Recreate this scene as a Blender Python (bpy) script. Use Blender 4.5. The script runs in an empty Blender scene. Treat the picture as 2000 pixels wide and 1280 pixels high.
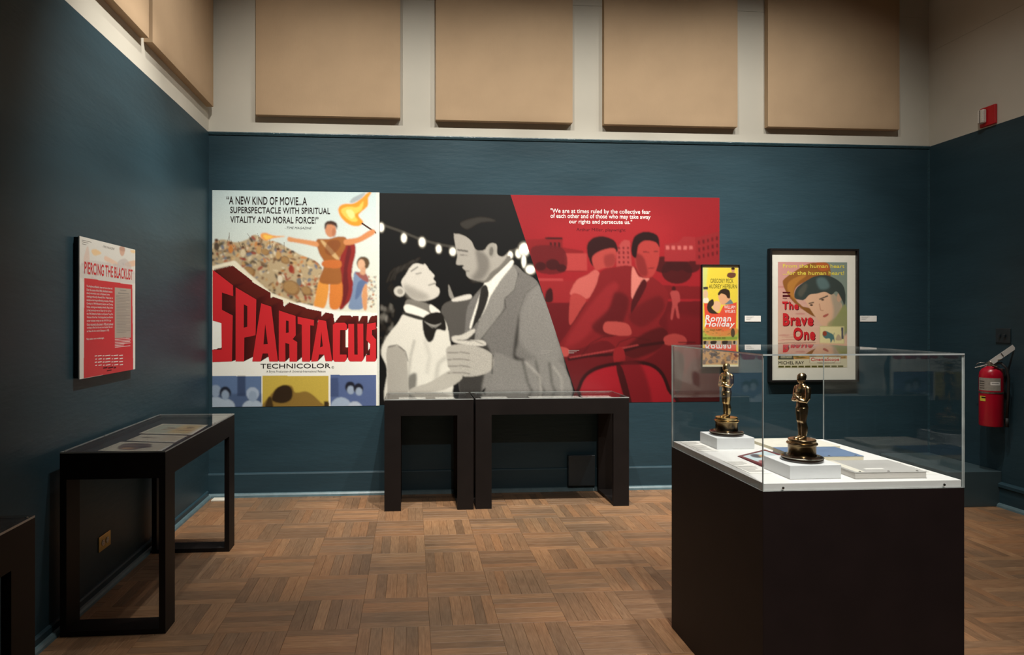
import bpy, bmesh, math, random
import numpy as np
from mathutils import Vector, Matrix

sc = bpy.context.scene
COL = sc.collection
rnd = random.Random(7)
nrg = np.random.default_rng(11)

# ------------------------------------------------------------------ camera, world, lights, exposure
H = 1.5
cam_d = bpy.data.cameras.new('camera'); cam = bpy.data.objects.new('camera', cam_d); COL.objects.link(cam)
cam_d.sensor_width = 36.0; cam_d.lens = 1300 / 2000 * 36.0
cam_d.shift_x = 0.05; cam_d.shift_y = -0.009
cam_d.clip_start = 0.05; cam_d.clip_end = 60
cam.location = (0, 0, H)
cam.rotation_euler = (math.pi / 2, 0, -math.radians(4.267))
sc.camera = cam

world = bpy.data.worlds.new('world'); sc.world = world; world.use_nodes = True
world.node_tree.nodes['Background'].inputs[0].default_value = (0.05, 0.05, 0.055, 1)
world.node_tree.nodes['Background'].inputs[1].default_value = 0.3

sc.view_settings.view_transform = 'Standard'
sc.view_settings.look = 'None'
sc.view_settings.gamma = 1.0
sc.view_settings.use_curve_mapping = False
sc.view_settings.exposure = 0.0

WARM = (1.0, 0.955, 0.875)
def spot(name, loc, target, power, size=60, blend=0.7, col=WARM, rad=0.05):
    l = bpy.data.lights.new(name, 'SPOT'); o = bpy.data.objects.new(name, l); COL.objects.link(o)
    l.energy = power; l.spot_size = math.radians(size); l.spot_blend = blend; l.color = col; l.shadow_soft_size = rad
    o.location = loc
    o.rotation_euler = (Vector(target) - Vector(loc)).to_track_quat('-Z', 'Y').to_euler()
    return o
LZ = 4.7
# track spots washing the back wall
for x, tx, p in ((-0.75, -0.85, 1.0), (0.45, 0.4, 1.0), (1.55, 1.5, 1.0), (2.60, 2.55, 0.9), (3.40, 3.30, 0.68)):
    spot('track_or_fill_flood', (x, 3.85, LZ), (tx, 5.72, LZ - 1.87 * math.tan(math.radians(60))), 138 * p, 105, 1.0, rad=0.03)
    spot('track_spot', (x, 3.85, LZ), (tx, 5.72, LZ - 1.87 * math.tan(math.radians(65))), 430 * p, 56, 1.0, rad=0.03)
# spot on the left wall, spot over the glazed pedestal, spots down on the floor
spot('track_spot', (0.13, 3.75, LZ), (-1.69, 4.0, 2.35), 330, 42, 0.9, rad=0.03)
spot('track_spot', (1.75, 2.9, LZ), (1.62, 2.7, 0.9), 400, 34, 0.8, (1.0, 0.97, 0.92))
spot('track_spot', (0.1, 3.3, LZ), (-0.5, 3.6, 0.0), 150, 62, 1.0, rad=0.03)
spot('track_or_fill_flood', (0.13, 3.75, LZ), (-1.69, 4.7, LZ - 2.8), 85, 80, 1.0, rad=0.03)
spot('track_or_fill_flood', (0.6, -1.2, LZ), (1.3, 3.2, 0.5), 300, 58, 1.0, (1.0, 0.95, 0.88))  # broad fill added behind the camera to lift the shadows
spot('track_spot', (1.0, 0.3, LZ), (1.5, 2.7, 0.5), 560, 46, 1.0, (1.0, 0.96, 0.9))
spot('track_spot', (3.2, 3.4, LZ), (3.2, 3.8, 0.0), 170, 56, 1.0)

# ------------------------------------------------------------------ node helpers, materials
def s2l(c):
    c = np.asarray(c, float) / 255.0
    return np.where(c <= 0.04045, c / 12.92, ((c + 0.055) / 1.055) ** 2.4)
def L3(r, g, b):
    v = s2l((r, g, b)); return (float(v[0]), float(v[1]), float(v[2]), 1.0)

def mat(name, col, rough=0.5, metal=0.0, spec=0.5, var=0.0, vscale=8.0, bump=0.0, bscale=60.0, stretch=None, coat=0.0, coords='Object'):
    m = bpy.data.materials.new(name); m.use_nodes = True
    nt = m.node_tree; b = nt.nodes['Principled BSDF']
    col = tuple(col) if len(col) == 4 else tuple(col) + (1.0,)
    b.inputs['Base Color'].default_value = col
    b.inputs['Roughness'].default_value = rough; b.inputs['Metallic'].default_value = metal
    b.inputs['Specular IOR Level'].default_value = spec
    if coat: b.inputs['Coat Weight'].default_value = coat; b.inputs['Coat Roughness'].default_value = 0.1
    if var or bump:
        tc = nt.nodes.new('ShaderNodeTexCoord'); mp = nt.nodes.new('ShaderNodeMapping')
        nt.links.new(tc.outputs[coords], mp.inputs['Vector'])
        if stretch: mp.inputs['Scale'].default_value = stretch
    if var:
        n = nt.nodes.new('ShaderNodeTexNoise'); n.inputs['Scale'].default_value = vscale; n.inputs['Detail'].default_value = 5
        r = nt.nodes.new('ShaderNodeValToRGB')
        r.color_ramp.elements[0].position = 0.3; r.color_ramp.elements[1].position = 0.7
        r.color_ramp.elements[0].color = tuple(c * (1 - var) for c in col[:3]) + (1,)
        r.color_ramp.elements[1].color = tuple(min(1, c * (1 + var)) for c in col[:3]) + (1,)
        nt.links.new(mp.outputs[0], n.inputs['Vector']); nt.links.new(n.outputs['Fac'], r.inputs[0]); nt.links.new(r.outputs[0], b.inputs['Base Color'])
    if bump:
        n2 = nt.nodes.new('ShaderNodeTexNoise'); n2.inputs['Scale'].default_value = bscale; n2.inputs['Detail'].default_value = 3
        bp = nt.nodes.new('ShaderNodeBump'); bp.inputs['Strength'].default_value = bump; bp.inputs['Distance'].default_value = 0.004
        nt.links.new(mp.outputs[0], n2.inputs['Vector']); nt.links.new(n2.outputs['Fac'], bp.inputs['Height']); nt.links.new(bp.outputs[0], b.inputs['Normal'])
    return m

def print_mat(name, rough=0.45, spec=0.35):
    m = bpy.data.materials.new(name); m.use_nodes = True
    nt = m.node_tree; b = nt.nodes['Principled BSDF']
    a = nt.nodes.new('ShaderNodeVertexColor'); a.layer_name = 'ink'
    nt.links.new(a.outputs['Color'], b.inputs['Base Color'])
    b.inputs['Roughness'].default_value = rough; b.inputs['Specular IOR Level'].default_value = spec
    return m

def acrylic(name, tint=(0.975, 0.985, 0.98), ior=1.38, rough=0.0):
    m = bpy.data.materials.new(name); m.use_nodes = True
    nt = m.node_tree; nt.nodes.remove(nt.nodes['Principled BSDF'])
    out = nt.nodes['Material Output']
    t = nt.nodes.new('ShaderNodeBsdfTransparent'); t.inputs[0].default_value = tint + (1,)
    g = nt.nodes.new('ShaderNodeBsdfGlossy'); g.inputs['Roughness'].default_value = rough
    lw = nt.nodes.new('ShaderNodeLayerWeight'); lw.inputs['Blend'].default_value = 0.5
    pw = nt.nodes.new('ShaderNodeMath'); pw.operation = 'POWER'; pw.inputs[1].default_value = 5.0; nt.links.new(lw.outputs['Facing'], pw.inputs[0])
    f0 = ((ior - 1) / (ior + 1)) ** 2
    fr = nt.nodes.new('ShaderNodeMath'); fr.operation = 'MULTIPLY_ADD'; fr.inputs[1].default_value = 1 - f0; fr.inputs[2].default_value = f0; nt.links.new(pw.outputs[0], fr.inputs[0])
    mx = nt.nodes.new('ShaderNodeMixShader')
    nt.links.new(fr.outputs[0], mx.inputs[0]); nt.links.new(t.outputs[0], mx.inputs[1]); nt.links.new(g.outputs[0], mx.inputs[2])
    nt.links.new(mx.outputs[0], out.inputs['Surface'])
    return m

def wood_mat(name, island):
    m = bpy.data.materials.new(name); m.use_nodes = True
    nt = m.node_tree; N = nt.nodes.new; Lk = nt.links.new; b = nt.nodes['Principled BSDF']
    tc = N('ShaderNodeTexCoord')
    if island:
        ge = N('ShaderNodeNewGeometry'); rv = ge.outputs['Random Per Island']
    else:
        oi = N('ShaderNodeObjectInfo'); rv = oi.outputs['Random']
    mu = N('ShaderNodeMath'); mu.operation = 'MULTIPLY'; mu.inputs[1].default_value = 37.0; Lk(rv, mu.inputs[0])
    cb = N('ShaderNodeCombineXYZ'); Lk(mu.outputs[0], cb.inputs[0]); Lk(mu.outputs[0], cb.inputs[1])
    ad = N('ShaderNodeVectorMath'); ad.operation = 'ADD'; Lk(tc.outputs['Object'], ad.inputs[0]); Lk(cb.outputs[0], ad.inputs[1])
    mp = N('ShaderNodeMapping'); mp.inputs['Scale'].default_value = (60, 5, 5); Lk(ad.outputs[0], mp.inputs[0])
    n = N('ShaderNodeTexNoise'); n.inputs['Scale'].default_value = 2.0; n.inputs['Detail'].default_value = 8; n.inputs['Roughness'].default_value = 0.62; Lk(mp.outputs[0], n.inputs['Vector'])
    rp = N('ShaderNodeValToRGB'); e = rp.color_ramp.elements
    e[0].position = 0.28; e[0].color = (0.170, 0.100, 0.058, 1); e[1].position = 0.72; e[1].color = (0.325, 0.212, 0.132, 1)
    x = rp.color_ramp.elements.new(0.5); x.color = (0.250, 0.155, 0.093, 1)
    Lk(n.outputs['Fac'], rp.inputs[0])
    r2 = N('ShaderNodeValToRGB'); e = r2.color_ramp.elements
    e[0].position = 0.0; e[0].color = (0.72, 0.70, 0.68, 1); e[1].position = 1.0; e[1].color = (1.22, 1.17, 1.08, 1)
    x = r2.color_ramp.elements.new(0.45); x.color = (0.96, 0.95, 0.93, 1)
    x = r2.color_ramp.elements.new(0.7); x.color = (1.05, 0.92, 0.80, 1)
    wn = N('ShaderNodeTexWhiteNoise'); wn.noise_dimensions = '1D'; Lk(mu.outputs[0], wn.inputs['W']); Lk(wn.outputs['Value'], r2.inputs[0])
    mm = N('ShaderNodeMix'); mm.data_type = 'RGBA'; mm.blend_type = 'MULTIPLY'; mm.inputs[0].default_value = 1.0
    Lk(rp.outputs[0], mm.inputs[6]); Lk(r2.outputs[0], mm.inputs[7])
    gp = N('ShaderNodeNewGeometry'); np_ = N('ShaderNodeTexNoise'); np_.inputs['Scale'].default_value = 1.3; np_.inputs['Detail'].default_value = 3; Lk(gp.outputs['Position'], np_.inputs['Vector'])
    rt = N('ShaderNodeValToRGB'); rt.color_ramp.elements[0].position = 0.35; rt.color_ramp.elements[0].color = (0.72, 0.74, 0.74, 1); rt.color_ramp.elements[1].position = 0.65; rt.color_ramp.elements[1].color = (1.05, 0.96, 0.86, 1); Lk(np_.outputs['Fac'], rt.inputs[0])
    mt = N('ShaderNodeMix'); mt.data_type = 'RGBA'; mt.blend_type = 'MULTIPLY'; mt.inputs[0].default_value = 1.0; Lk(mm.outputs[2], mt.inputs[6]); Lk(rt.outputs[0], mt.inputs[7]); mm = mt
    # worn pale scuffs in the varnish
    n3 = N('ShaderNodeTexNoise'); n3.inputs['Scale'].default_value = 90; n3.inputs['Detail'].default_value = 2; Lk(ad.outputs[0], n3.inputs['Vector'])
    r3 = N('ShaderNodeValToRGB'); r3.color_ramp.elements[0].position = 0.73; r3.color_ramp.elements[1].position = 0.78; Lk(n3.outputs['Fac'], r3.inputs[0])
    m2 = N('ShaderNodeMix'); m2.data_type = 'RGBA'; m2.inputs[7].default_value = (0.36, 0.26, 0.17, 1)
    ms = N('ShaderNodeMath'); ms.operation = 'MULTIPLY'; ms.inputs[1].default_value = 0.5; Lk(r3.outputs[0], ms.inputs[0])
    Lk(ms.outputs[0], m2.inputs[0]); Lk(mm.outputs[2], m2.inputs[6]); Lk(m2.outputs[2], b.inputs['Base Color'])
    n2 = N('ShaderNodeTexNoise'); n2.inputs['Scale'].default_value = 6; Lk(ad.outputs[0], n2.inputs['Vector'])
    mr = N('ShaderNodeMapRange'); mr.inputs['To Min'].default_value = 0.34; mr.inputs['To Max'].default_value = 0.55; Lk(n2.outputs['Fac'], mr.inputs['Value']); Lk(mr.outputs[0], b.inputs['Roughness'])
    bp = N('ShaderNodeBump'); bp.inputs['Strength'].default_value = 0.12; bp.inputs['Distance'].default_value = 0.002; Lk(n.outputs['Fac'], bp.inputs['Height']); Lk(bp.outputs[0], b.inputs['Normal'])
    b.inputs['Specular IOR Level'].default_value = 0.4
    return m

def fabric_mat(name, col):
    m = mat(name, col, 0.9, spec=0.1, var=0.05, vscale=3.0)
    nt = m.node_tree; b = nt.nodes['Principled BSDF']
    tc = nt.nodes.new('ShaderNodeTexCoord')
    bps = None
    for sc_, st in (((260, 260, 30), 0.25), ((260, 260, 420), 0.2)):
        mp = nt.nodes.new('ShaderNodeMapping'); mp.inputs['Scale'].default_value = sc_
        n = nt.nodes.new('ShaderNodeTexNoise'); n.inputs['Scale'].default_value = 1.0; n.inputs['Detail'].default_value = 2
        nt.links.new(tc.outputs['Object'], mp.inputs[0]); nt.links.new(mp.outputs[0], n.inputs['Vector'])
        bp = nt.nodes.new('ShaderNodeBump'); bp.inputs['Strength'].default_value = st; bp.inputs['Distance'].default_value = 0.002
        nt.links.new(n.outputs['Fac'], bp.inputs['Height'])
        if bps: nt.links.new(bps.outputs[0], bp.inputs['Normal'])
        bps = bp
    nt.links.new(bps.outputs[0], b.inputs['Normal'])
    return m

BLUE = (0.0235, 0.053, 0.070)
M = {}
M['blue'] = mat('teal_wall_paint', BLUE, 0.45, spec=0.26, var=0.10, vscale=1.6, bump=0.35, bscale=9.0, stretch=(1.0, 1.0, 4.0))
M['rail'] = mat('glossy_teal_paint', (0.035, 0.080, 0.10), 0.16, spec=0.8, var=0.15, vscale=20, bump=1.0, bscale=60, stretch=(1, 1, 3))
M['cream'] = mat('cream_wall_paint', (0.59, 0.560, 0.48), 0.75, spec=0.25, var=0.04, vscale=2.0, bump=0.25, bscale=7)
M['shoe'] = mat('grey_blue_shoe_paint', (0.10, 0.16, 0.18), 0.4, var=0.15, vscale=15)
M['fabric'] = fabric_mat('tan_panel_fabric', (0.50, 0.355, 0.225))
M['black'] = mat('black_lacquered_board', (0.0100, 0.0074, 0.0068), 0.55, spec=0.22, var=0.15, vscale=6)
M['felt'] = mat('charcoal_case_lining', (0.022, 0.023, 0.024), 0.85, spec=0.1, var=0.1, vscale=90)
M['white'] = mat('white_deck_paint', (0.80, 0.79, 0.77), 0.5, spec=0.3, var=0.02, vscale=5)
M['blockwhite'] = mat('white_block_paint', (0.74, 0.75, 0.76), 0.55, spec=0.3, var=0.02, vscale=9)
M['acrylic'] = acrylic('clear_acrylic')
M['bonnet'] = acrylic('clear_bonnet_acrylic', (0.98, 0.988, 0.985), 1.25)
M['edge'] = mat('polished_acrylic_edge', (0.42, 0.45, 0.44), 0.15, spec=0.7, var=0.2, vscale=14)
M['glaze'] = acrylic('frame_glazing', (0.985, 0.99, 0.99), 1.35)
M['screw'] = mat('steel_screw', (0.55, 0.53, 0.50), 0.25, metal=1.0)
M['print'] = print_mat('printed_ink')
M['ink'] = mat('black_ink', L3(38, 30, 28), 0.6, spec=0.2)
M['inkwhite'] = mat('white_ink', (0.83, 0.81, 0.78), 0.5, spec=0.2)
M['inkred'] = mat('red_ink', L3(205, 42, 48), 0.5, spec=0.25)
M['inkdred'] = mat('dark_red_ink', L3(84, 20, 28), 0.55, spec=0.2)
M['inkyellow'] = mat('yellow_ink', L3(226, 208, 84), 0.5, spec=0.2)
M['inkgrey'] = mat('grey_ink', L3(150, 146, 140), 0.5, spec=0.2)
M['inkolive'] = mat('olive_ink', L3(96, 92, 40), 0.5, spec=0.2)
M['paper'] = mat('white_paper', (0.80, 0.78, 0.74), 0.7, spec=0.2, var=0.02, vscale=30)
M['mat'] = mat('cream_mount_board', (0.80, 0.76, 0.67), 0.8, spec=0.1, var=0.02, vscale=20)
M['frame'] = mat('black_frame', (0.012, 0.011, 0.011), 0.35, spec=0.4, var=0.1, vscale=30)
M['gold'] = mat('gold_plate', (0.80, 0.56, 0.24), 0.22, metal=1.0, var=0.12, vscale=60)
M['gold2'] = mat('darker_gold_plate', (0.60, 0.44, 0.25), 0.24, metal=1.0, var=0.2, vscale=60)  # browner and darker than the other gold plate
M['statuebase'] = mat('black_polished_base', (0.02, 0.012, 0.008), 0.12, spec=0.7, var=0.2, vscale=40)
M['bronze'] = mat('dark_bronze_drum', (0.16, 0.11, 0.055), 0.22, metal=1.0, var=0.15, vscale=40)
M['red'] = mat('red_enamel', L3(178, 10, 40), 0.3, spec=0.55, var=0.05, vscale=10)
M['redplastic'] = mat('red_plastic', L3(190, 24, 34), 0.4, spec=0.45, var=0.05, vscale=10)
M['lens'] = mat('white_strobe_lens', (0.66, 0.63, 0.57), 0.2, spec=0.6, var=0.15, vscale=120)
M['brass'] = mat('brass_plate', (0.50, 0.37, 0.12), 0.35, metal=0.8, var=0.1, vscale=40)
M['ivory'] = mat('ivory_plastic', (0.70, 0.66, 0.55), 0.4, var=0.03, vscale=40)
M['metal'] = mat('worn_aluminium', (0.45, 0.42, 0.36), 0.38, metal=1.0, var=0.2, vscale=80)
M['rubber'] = mat('black_rubber', (0.012, 0.012, 0.012), 0.6, var=0.1, vscale=40)
M['labelgrey'] = mat('grey_instruction_label', (0.33, 0.31, 0.27), 0.5, var=0.12, vscale=60)
M['yellow'] = mat('yellow_tag', (0.70, 0.60, 0.06), 0.5, var=0.05, vscale=60)
M['tagblue'] = mat('pale_blue_tag_end', (0.42, 0.55, 0.66), 0.5, var=0.05, vscale=60)
M['darkplate'] = mat('painted_over_plate', (0.016, 0.028, 0.036), 0.45, var=0.1, vscale=20)
M['wood'] = wood_mat('oak_parquet', False)
M['wood_far'] = wood_mat('oak_parquet_field', True)
M['subfloor'] = mat('dark_adhesive_bed', (0.045, 0.026, 0.015), 0.9, var=0.2, vscale=30)
M['ceiling'] = mat('darkened_ceiling_paint', (0.25, 0.24, 0.23), 0.85, var=0.03, vscale=2)  # unseen ceiling, tone lowered to cut the bounced light
M['bluecover'] = mat('blue_folder_cover', (0.13, 0.20, 0.33), 0.6, var=0.08, vscale=14)
M['pages'] = mat('cream_page_edges', (0.66, 0.60, 0.45), 0.8, var=0.12, vscale=12, stretch=(1, 1, 60))
M['scriptcover'] = mat('grey_script_cover', (0.46, 0.45, 0.43), 0.55, var=0.08, vscale=10)
M['scriptpages'] = mat('grey_page_edges', (0.60, 0.57, 0.53), 0.8, var=0.15, vscale=10, stretch=(1, 1, 60))
M['tape'] = mat('cream_label_strip', (0.72, 0.69, 0.60), 0.7, var=0.05, vscale=30)
M['whitevent'] = mat('white_floor_plate', (0.72, 0.68, 0.58), 0.5, var=0.05, vscale=20)

# ------------------------------------------------------------------ object helpers
BASE = {}
def props(o, label=None, cat=None, group=None, kind=None):
    if label: o['label'] = label
    if cat: o['category'] = cat
    if group: o['group'] = group
    if kind: o['kind'] = kind
    return o
def empty(name, base, label=None, cat=None, group=None):
    o = bpy.data.objects.new(name, None); COL.objects.link(o); o.location = base
    o.empty_display_size = 0.1; BASE[o.name] = Vector(base)
    return props(o, label, cat, group)
def link(name, me, m, parent=None, base=None, smooth=False):
    """me holds world coordinates; they are moved into the parent's (or own base's) frame"""
    o = bpy.data.objects.new(name, me); COL.objects.link(o)
    for x in (m if isinstance(m, (list, tuple)) else [m]): me.materials.append(x)
    if parent is not None:
        b = BASE[parent.name]; o.parent = parent; BASE[o.name] = b
    else:
        b = Vector(base) if base is not None else Vector((0, 0, 0)); o.location = b; BASE[o.name] = b
    if b.length: me.transform(Matrix.Translation(-b))
    if smooth:
        me.polygons.foreach_set('use_smooth', np.ones(len(me.polygons), bool))
    return o
def bm_box(bm, x0, x1, y0, y1, z0, z1, mi=0):
    vs = [bm.verts.new((x, y, z)) for z in (z0, z1) for y in (y0, y1) for x in (x0, x1)]
    fs = [(0, 2, 3, 1), (4, 5, 7, 6), (0, 1, 5, 4), (2, 6, 7, 3), (1, 3, 7, 5), (0, 4, 6, 2)]
    out = [bm.faces.new([vs[i] for i in f]) for f in fs]
    for f in out: f.material_index = mi
    return vs, out
def to_mesh(bm, name='mesh'):
    me = bpy.data.meshes.new(name); bm.to_mesh(me); bm.free(); return me
def box(name, x0, x1, y0, y1, z0, z1, m, parent=None, bev=0.0, base=None, seg=1, rot=None):
    bm = bmesh.new(); bm_box(bm, x0, x1, y0, y1, z0, z1)
    if bev: bmesh.ops.bevel(bm, geom=list(bm.edges), offset=bev, segments=seg, affect='EDGES', profile=0.6)
    if rot:
        c = Vector(((x0 + x1) / 2, (y0 + y1) / 2, (z0 + z1) / 2))
        bmesh.ops.transform(bm, matrix=Matrix.Translation(c) @ rot @ Matrix.Translation(-c), verts=bm.verts)
    if base is None and parent is None: base = ((x0 + x1) / 2, (y0 + y1) / 2, z0)
    return link(name, to_mesh(bm, name), m, parent, base)
def bm_lathe(bm, prof, cx, cy, cz, n=40, axis='Z'):
    rings = []
    for r, z in prof:
        rings.append([bm.verts.new((cx + r * math.cos(2 * math.pi * k / n), cy + r * math.sin(2 * math.pi * k / n), cz + z)) for k in range(n)])
    for a, b in zip(rings, rings[1:]):
        for k in range(n):
            bm.faces.new((a[k], a[(k + 1) % n], b[(k + 1) % n], b[k]))
    bm.faces.new(list(reversed(rings[0]))); bm.faces.new(rings[-1])
def lathe(name, prof, c, m, parent, n=40, smooth=True):
    bm = bmesh.new(); bm_lathe(bm, prof, c[0], c[1], c[2], n)
    o = link(name, to_mesh(bm, name), m, parent, smooth=smooth)
    if smooth:
        md = o.modifiers.new('edge', 'EDGE_SPLIT'); md.split_angle = math.radians(35)
    return o
def bm_tube(bm, pts, rad, n=10):
    pts = [Vector(p) for p in pts]; rings = []
    if not isinstance(rad, (list, tuple)): rad = [rad] * len(pts)
    up = None
    for i, p in enumerate(pts):
        d = (pts[min(i + 1, len(pts) - 1)] - pts[max(i - 1, 0)]).normalized()
        if up is None: up = d.orthogonal().normalized()
        a = (up - d * up.dot(d)).normalized(); up = a; b = d.cross(a)
        rings.append([bm.verts.new(p + (a * math.cos(2 * math.pi * k / n) + b * math.sin(2 * math.pi * k / n)) * rad[i]) for k in range(n)])
    for a, b in zip(rings, rings[1:]):
        for k in range(n): bm.faces.new((a[k], a[(k + 1) % n], b[(k + 1) % n], b[k]))
    bm.faces.new(list(reversed(rings[0]))); bm.faces.new(rings[-1])
def tube(name, pts, rad, m, parent, n=10):
    bm = bmesh.new(); bm_tube(bm, pts, rad, n); bmesh.ops.recalc_face_normals(bm, faces=bm.faces)
    return link(name, to_mesh(bm, name), m, parent, smooth=True)

# ------------------------------------------------------------------ print helpers: an artboard is a flat sheet on a wall (or table)
class Board:
    """quad: artboard corner coordinates TL,TR,BR,BL in drawing units; o,ux,vy: sheet corner (top-left) and its two edge vectors in metres; nrm: facing"""
    def __init__(s, quad, o, ux, vy, nrm, parent):
        s.o, s.ux, s.vy, s.nrm, s.parent = Vector(o), Vector(ux), Vector(vy), Vector(nrm).normalized(), parent
        src = [(0, 0), (1, 0), (1, 1), (0, 1)]
        A = []; b = []
        for (u, v), (x, y) in zip(src, quad):
            A += [[u, v, 1, 0, 0, 0, -u * x, -v * x], [0, 0, 0, u, v, 1, -u * y, -v * y]]; b += [x, y]
        h = np.linalg.solve(np.array(A, float), np.array(b, float)); s.Hm = np.append(h, 1).reshape(3, 3); s.Hi = np.linalg.inv(s.Hm)
    def uv(s, x, y):
        p = s.Hi @ np.array([x, y, 1.0]); return p[0] / p[2], p[1] / p[2]
    def P(s, x, y, lift=0.0):
        u, v = s.uv(x, y); return s.o + s.ux * u + s.vy * v + s.nrm * lift
    def canvas(s, nx, ny, left=None, right=None):
        return Canvas(s, nx, ny, left, right)
    def polys(s, name, plist, m, lift=0.0006):
        """plist: list of (outline, [holes]) in drawing units -> one flat mesh"""
        cu = bpy.data.curves.new(name, 'CURVE'); cu.dimensions = '2D'; cu.fill_mode = 'BOTH'
        for outl, holes in plist:
            for ring in [outl] + list(holes):
                sp = cu.splines.new('POLY'); sp.points.add(len(ring) - 1)
                for i, (x, y) in enumerate(ring): sp.points[i].co = (x, -y, 0, 1)
                sp.use_cyclic_u = True
        return s._flat(name, cu, lambda co: (co[0], -co[1]), m, lift)
    def text(s, body, x0, yt, x1, yb, m, bold=0.0, shear=0.0, lift=0.0008, name='lettering', slope=None, space=1.0):
        """fit one line of lettering into the box x0..x1, yt..yb (at its left end), running parallel to the sheet's edges"""
        cu = bpy.data.curves.new(name, 'FONT'); cu.body = body; cu.size = 1.0; cu.shear = shear; cu.resolution_u = 3; cu.space_character = space
        cu.fill_mode = 'FRONT'
        tmp = bpy.data.objects.new('tmp', cu); me = bpy.data.meshes.new_from_object(tmp); bpy.data.objects.remove(tmp)
        n = len(me.vertices); co = np.empty(n * 3); me.vertices.foreach_get('co', co); co = co.reshape(-1, 3)
        mn, mx = co.min(0), co.max(0)
        if bold:
            nb = 3; t0 = me; bm = bmesh.new(); bm.from_mesh(t0); src = list(bm.verts) + list(bm.edges) + list(bm.faces)
            for k in range(1, nb):
                d = bmesh.ops.duplicate(bm, geom=src)
                a_ = 2 * math.pi * k / nb
                for v in d['geom']:
                    if isinstance(v, bmesh.types.BMVert): v.co.x += bold * 1.6 * math.cos(a_); v.co.y += bold * 1.2 * math.sin(a_); v.co.z = k * 6e-5
            bm.to_mesh(me); bm.free(); n = len(me.vertices); co = np.empty(n * 3); me.vertices.foreach_get('co', co); co = co.reshape(-1, 3); mn, mx = co.min(0), co.max(0)
        ua, va = s.uv(x0, yt); ub, vb = s.uv(x0, yb); uc, vc = s.uv(x1, (yt + yb) / 2)
        t = (co[:, 0] - mn[0]) / (mx[0] - mn[0]); q = (co[:, 1] - mn[1]) / max(1e-6, mx[1] - mn[1])
        u = ua + (uc - ua) * t; v = vb + (va - vb) * q
        W = np.array(s.o)[None] + u[:, None] * np.array(s.ux)[None] + v[:, None] * np.array(s.vy)[None] + np.array(s.nrm)[None] * (lift + co[:, 2:3])
        me.vertices.foreach_set('co', W.ravel()); me.update()
        return link(name, me, m, s.parent)
    def word(s, body, x0, yt, x1, yb, m, bold=0.0, shear=0.0, lift=0.0008):
        """a title word whose letters are parts of their own"""
        def bb(t):
            cu = bpy.data.curves.new('m', 'FONT'); cu.body = t; cu.shear = shear; ob = bpy.data.objects.new('m', cu); me = bpy.data.meshes.new_from_object(ob)
            co = np.array([v.co[:] for v in me.vertices]); bpy.data.objects.remove(ob); bpy.data.meshes.remove(me)
            return co.min(0), co.max(0)
        mn, mx = bb(body); W, Hh = mx[0] - mn[0], mx[1] - mn[1]
        for i, ch in enumerate(body):
            a, b = bb(ch); r = bb(body[:i + 1])[1][0] if i < len(body) - 1 else mx[0]
            l = r - (b[0] - a[0])
            X = lambda q: x0 + (q - mn[0]) / W * (x1 - x0)
            Yp = lambda q: yb - (q - mn[1]) / Hh * (yb - yt)
            s.text(ch, X(l), Yp(b[1]), X(r), Yp(a[1]), m, bold, shear, lift, 'title_letter')
    def _flat(s, name, cu, fn, m, lift):
        tmp = bpy.data.objects.new('tmp', cu); me = bpy.data.meshes.new_from_object(tmp); bpy.data.objects.remove(tmp)
        for v in me.vertices: v.co = s.P(*fn(v.co), lift)
        me.update(); return link(name, me, m, s.parent)
    def bars(s, name, lst, m, lift=0.0007):
        """small print too fine to read: thin ink bars (x0,y,x1,h)"""
        vs, fs = [], []
        for x0, y, x1, h in lst:
            k = len(vs); ua, va = s.uv(x0, y); uc, _ = s.uv(x1, y); _, vb = s.uv(x0, y + h)
            for u, v in ((ua, va), (uc, va), (uc, vb), (ua, vb)): vs.append(s.o + s.ux * u + s.vy * v + s.nrm * lift)
            fs.append((k, k + 3, k + 2, k + 1))
        me = bpy.data.meshes.new(name); me.from_pydata(vs, [], fs); o_ = link(name, me, m, s.parent)
        if len(lst) > 1: o_['kind'] = 'stuff'
        return o_

def smooth_ring(pts, k=5):
    pts = [np.array(p, float) for p in pts]; n = len(pts); out = []
    for i in range(n):
        p0, p1, p2, p3 = pts[i - 1], pts[i], pts[(i + 1) % n], pts[(i + 2) % n]
        for j in range(k):
            t = j / k
            out.append(0.5 * ((2 * p1) + (-p0 + p2) * t + (2 * p0 - 5 * p1 + 4 * p2 - p3) * t * t + (-p0 + 3 * p1 - 3 * p2 + p3) * t ** 3))
    return out
def boxblur(a, r):
    if r < 1: return a
    for ax in (0, 1):
        for _ in range(2):
            p = np.pad(a, [(r + 1, r) if i == ax else (0, 0) for i in (0, 1)], mode='edge'); c = np.cumsum(p, axis=ax)
            n = a.shape[ax]
            hi = np.take(c, range(2 * r + 1, 2 * r + 1 + n), axis=ax); lo = np.take(c, range(0, n), axis=ax)
            a = (hi - lo) / (2 * r + 1)
    return a
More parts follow.
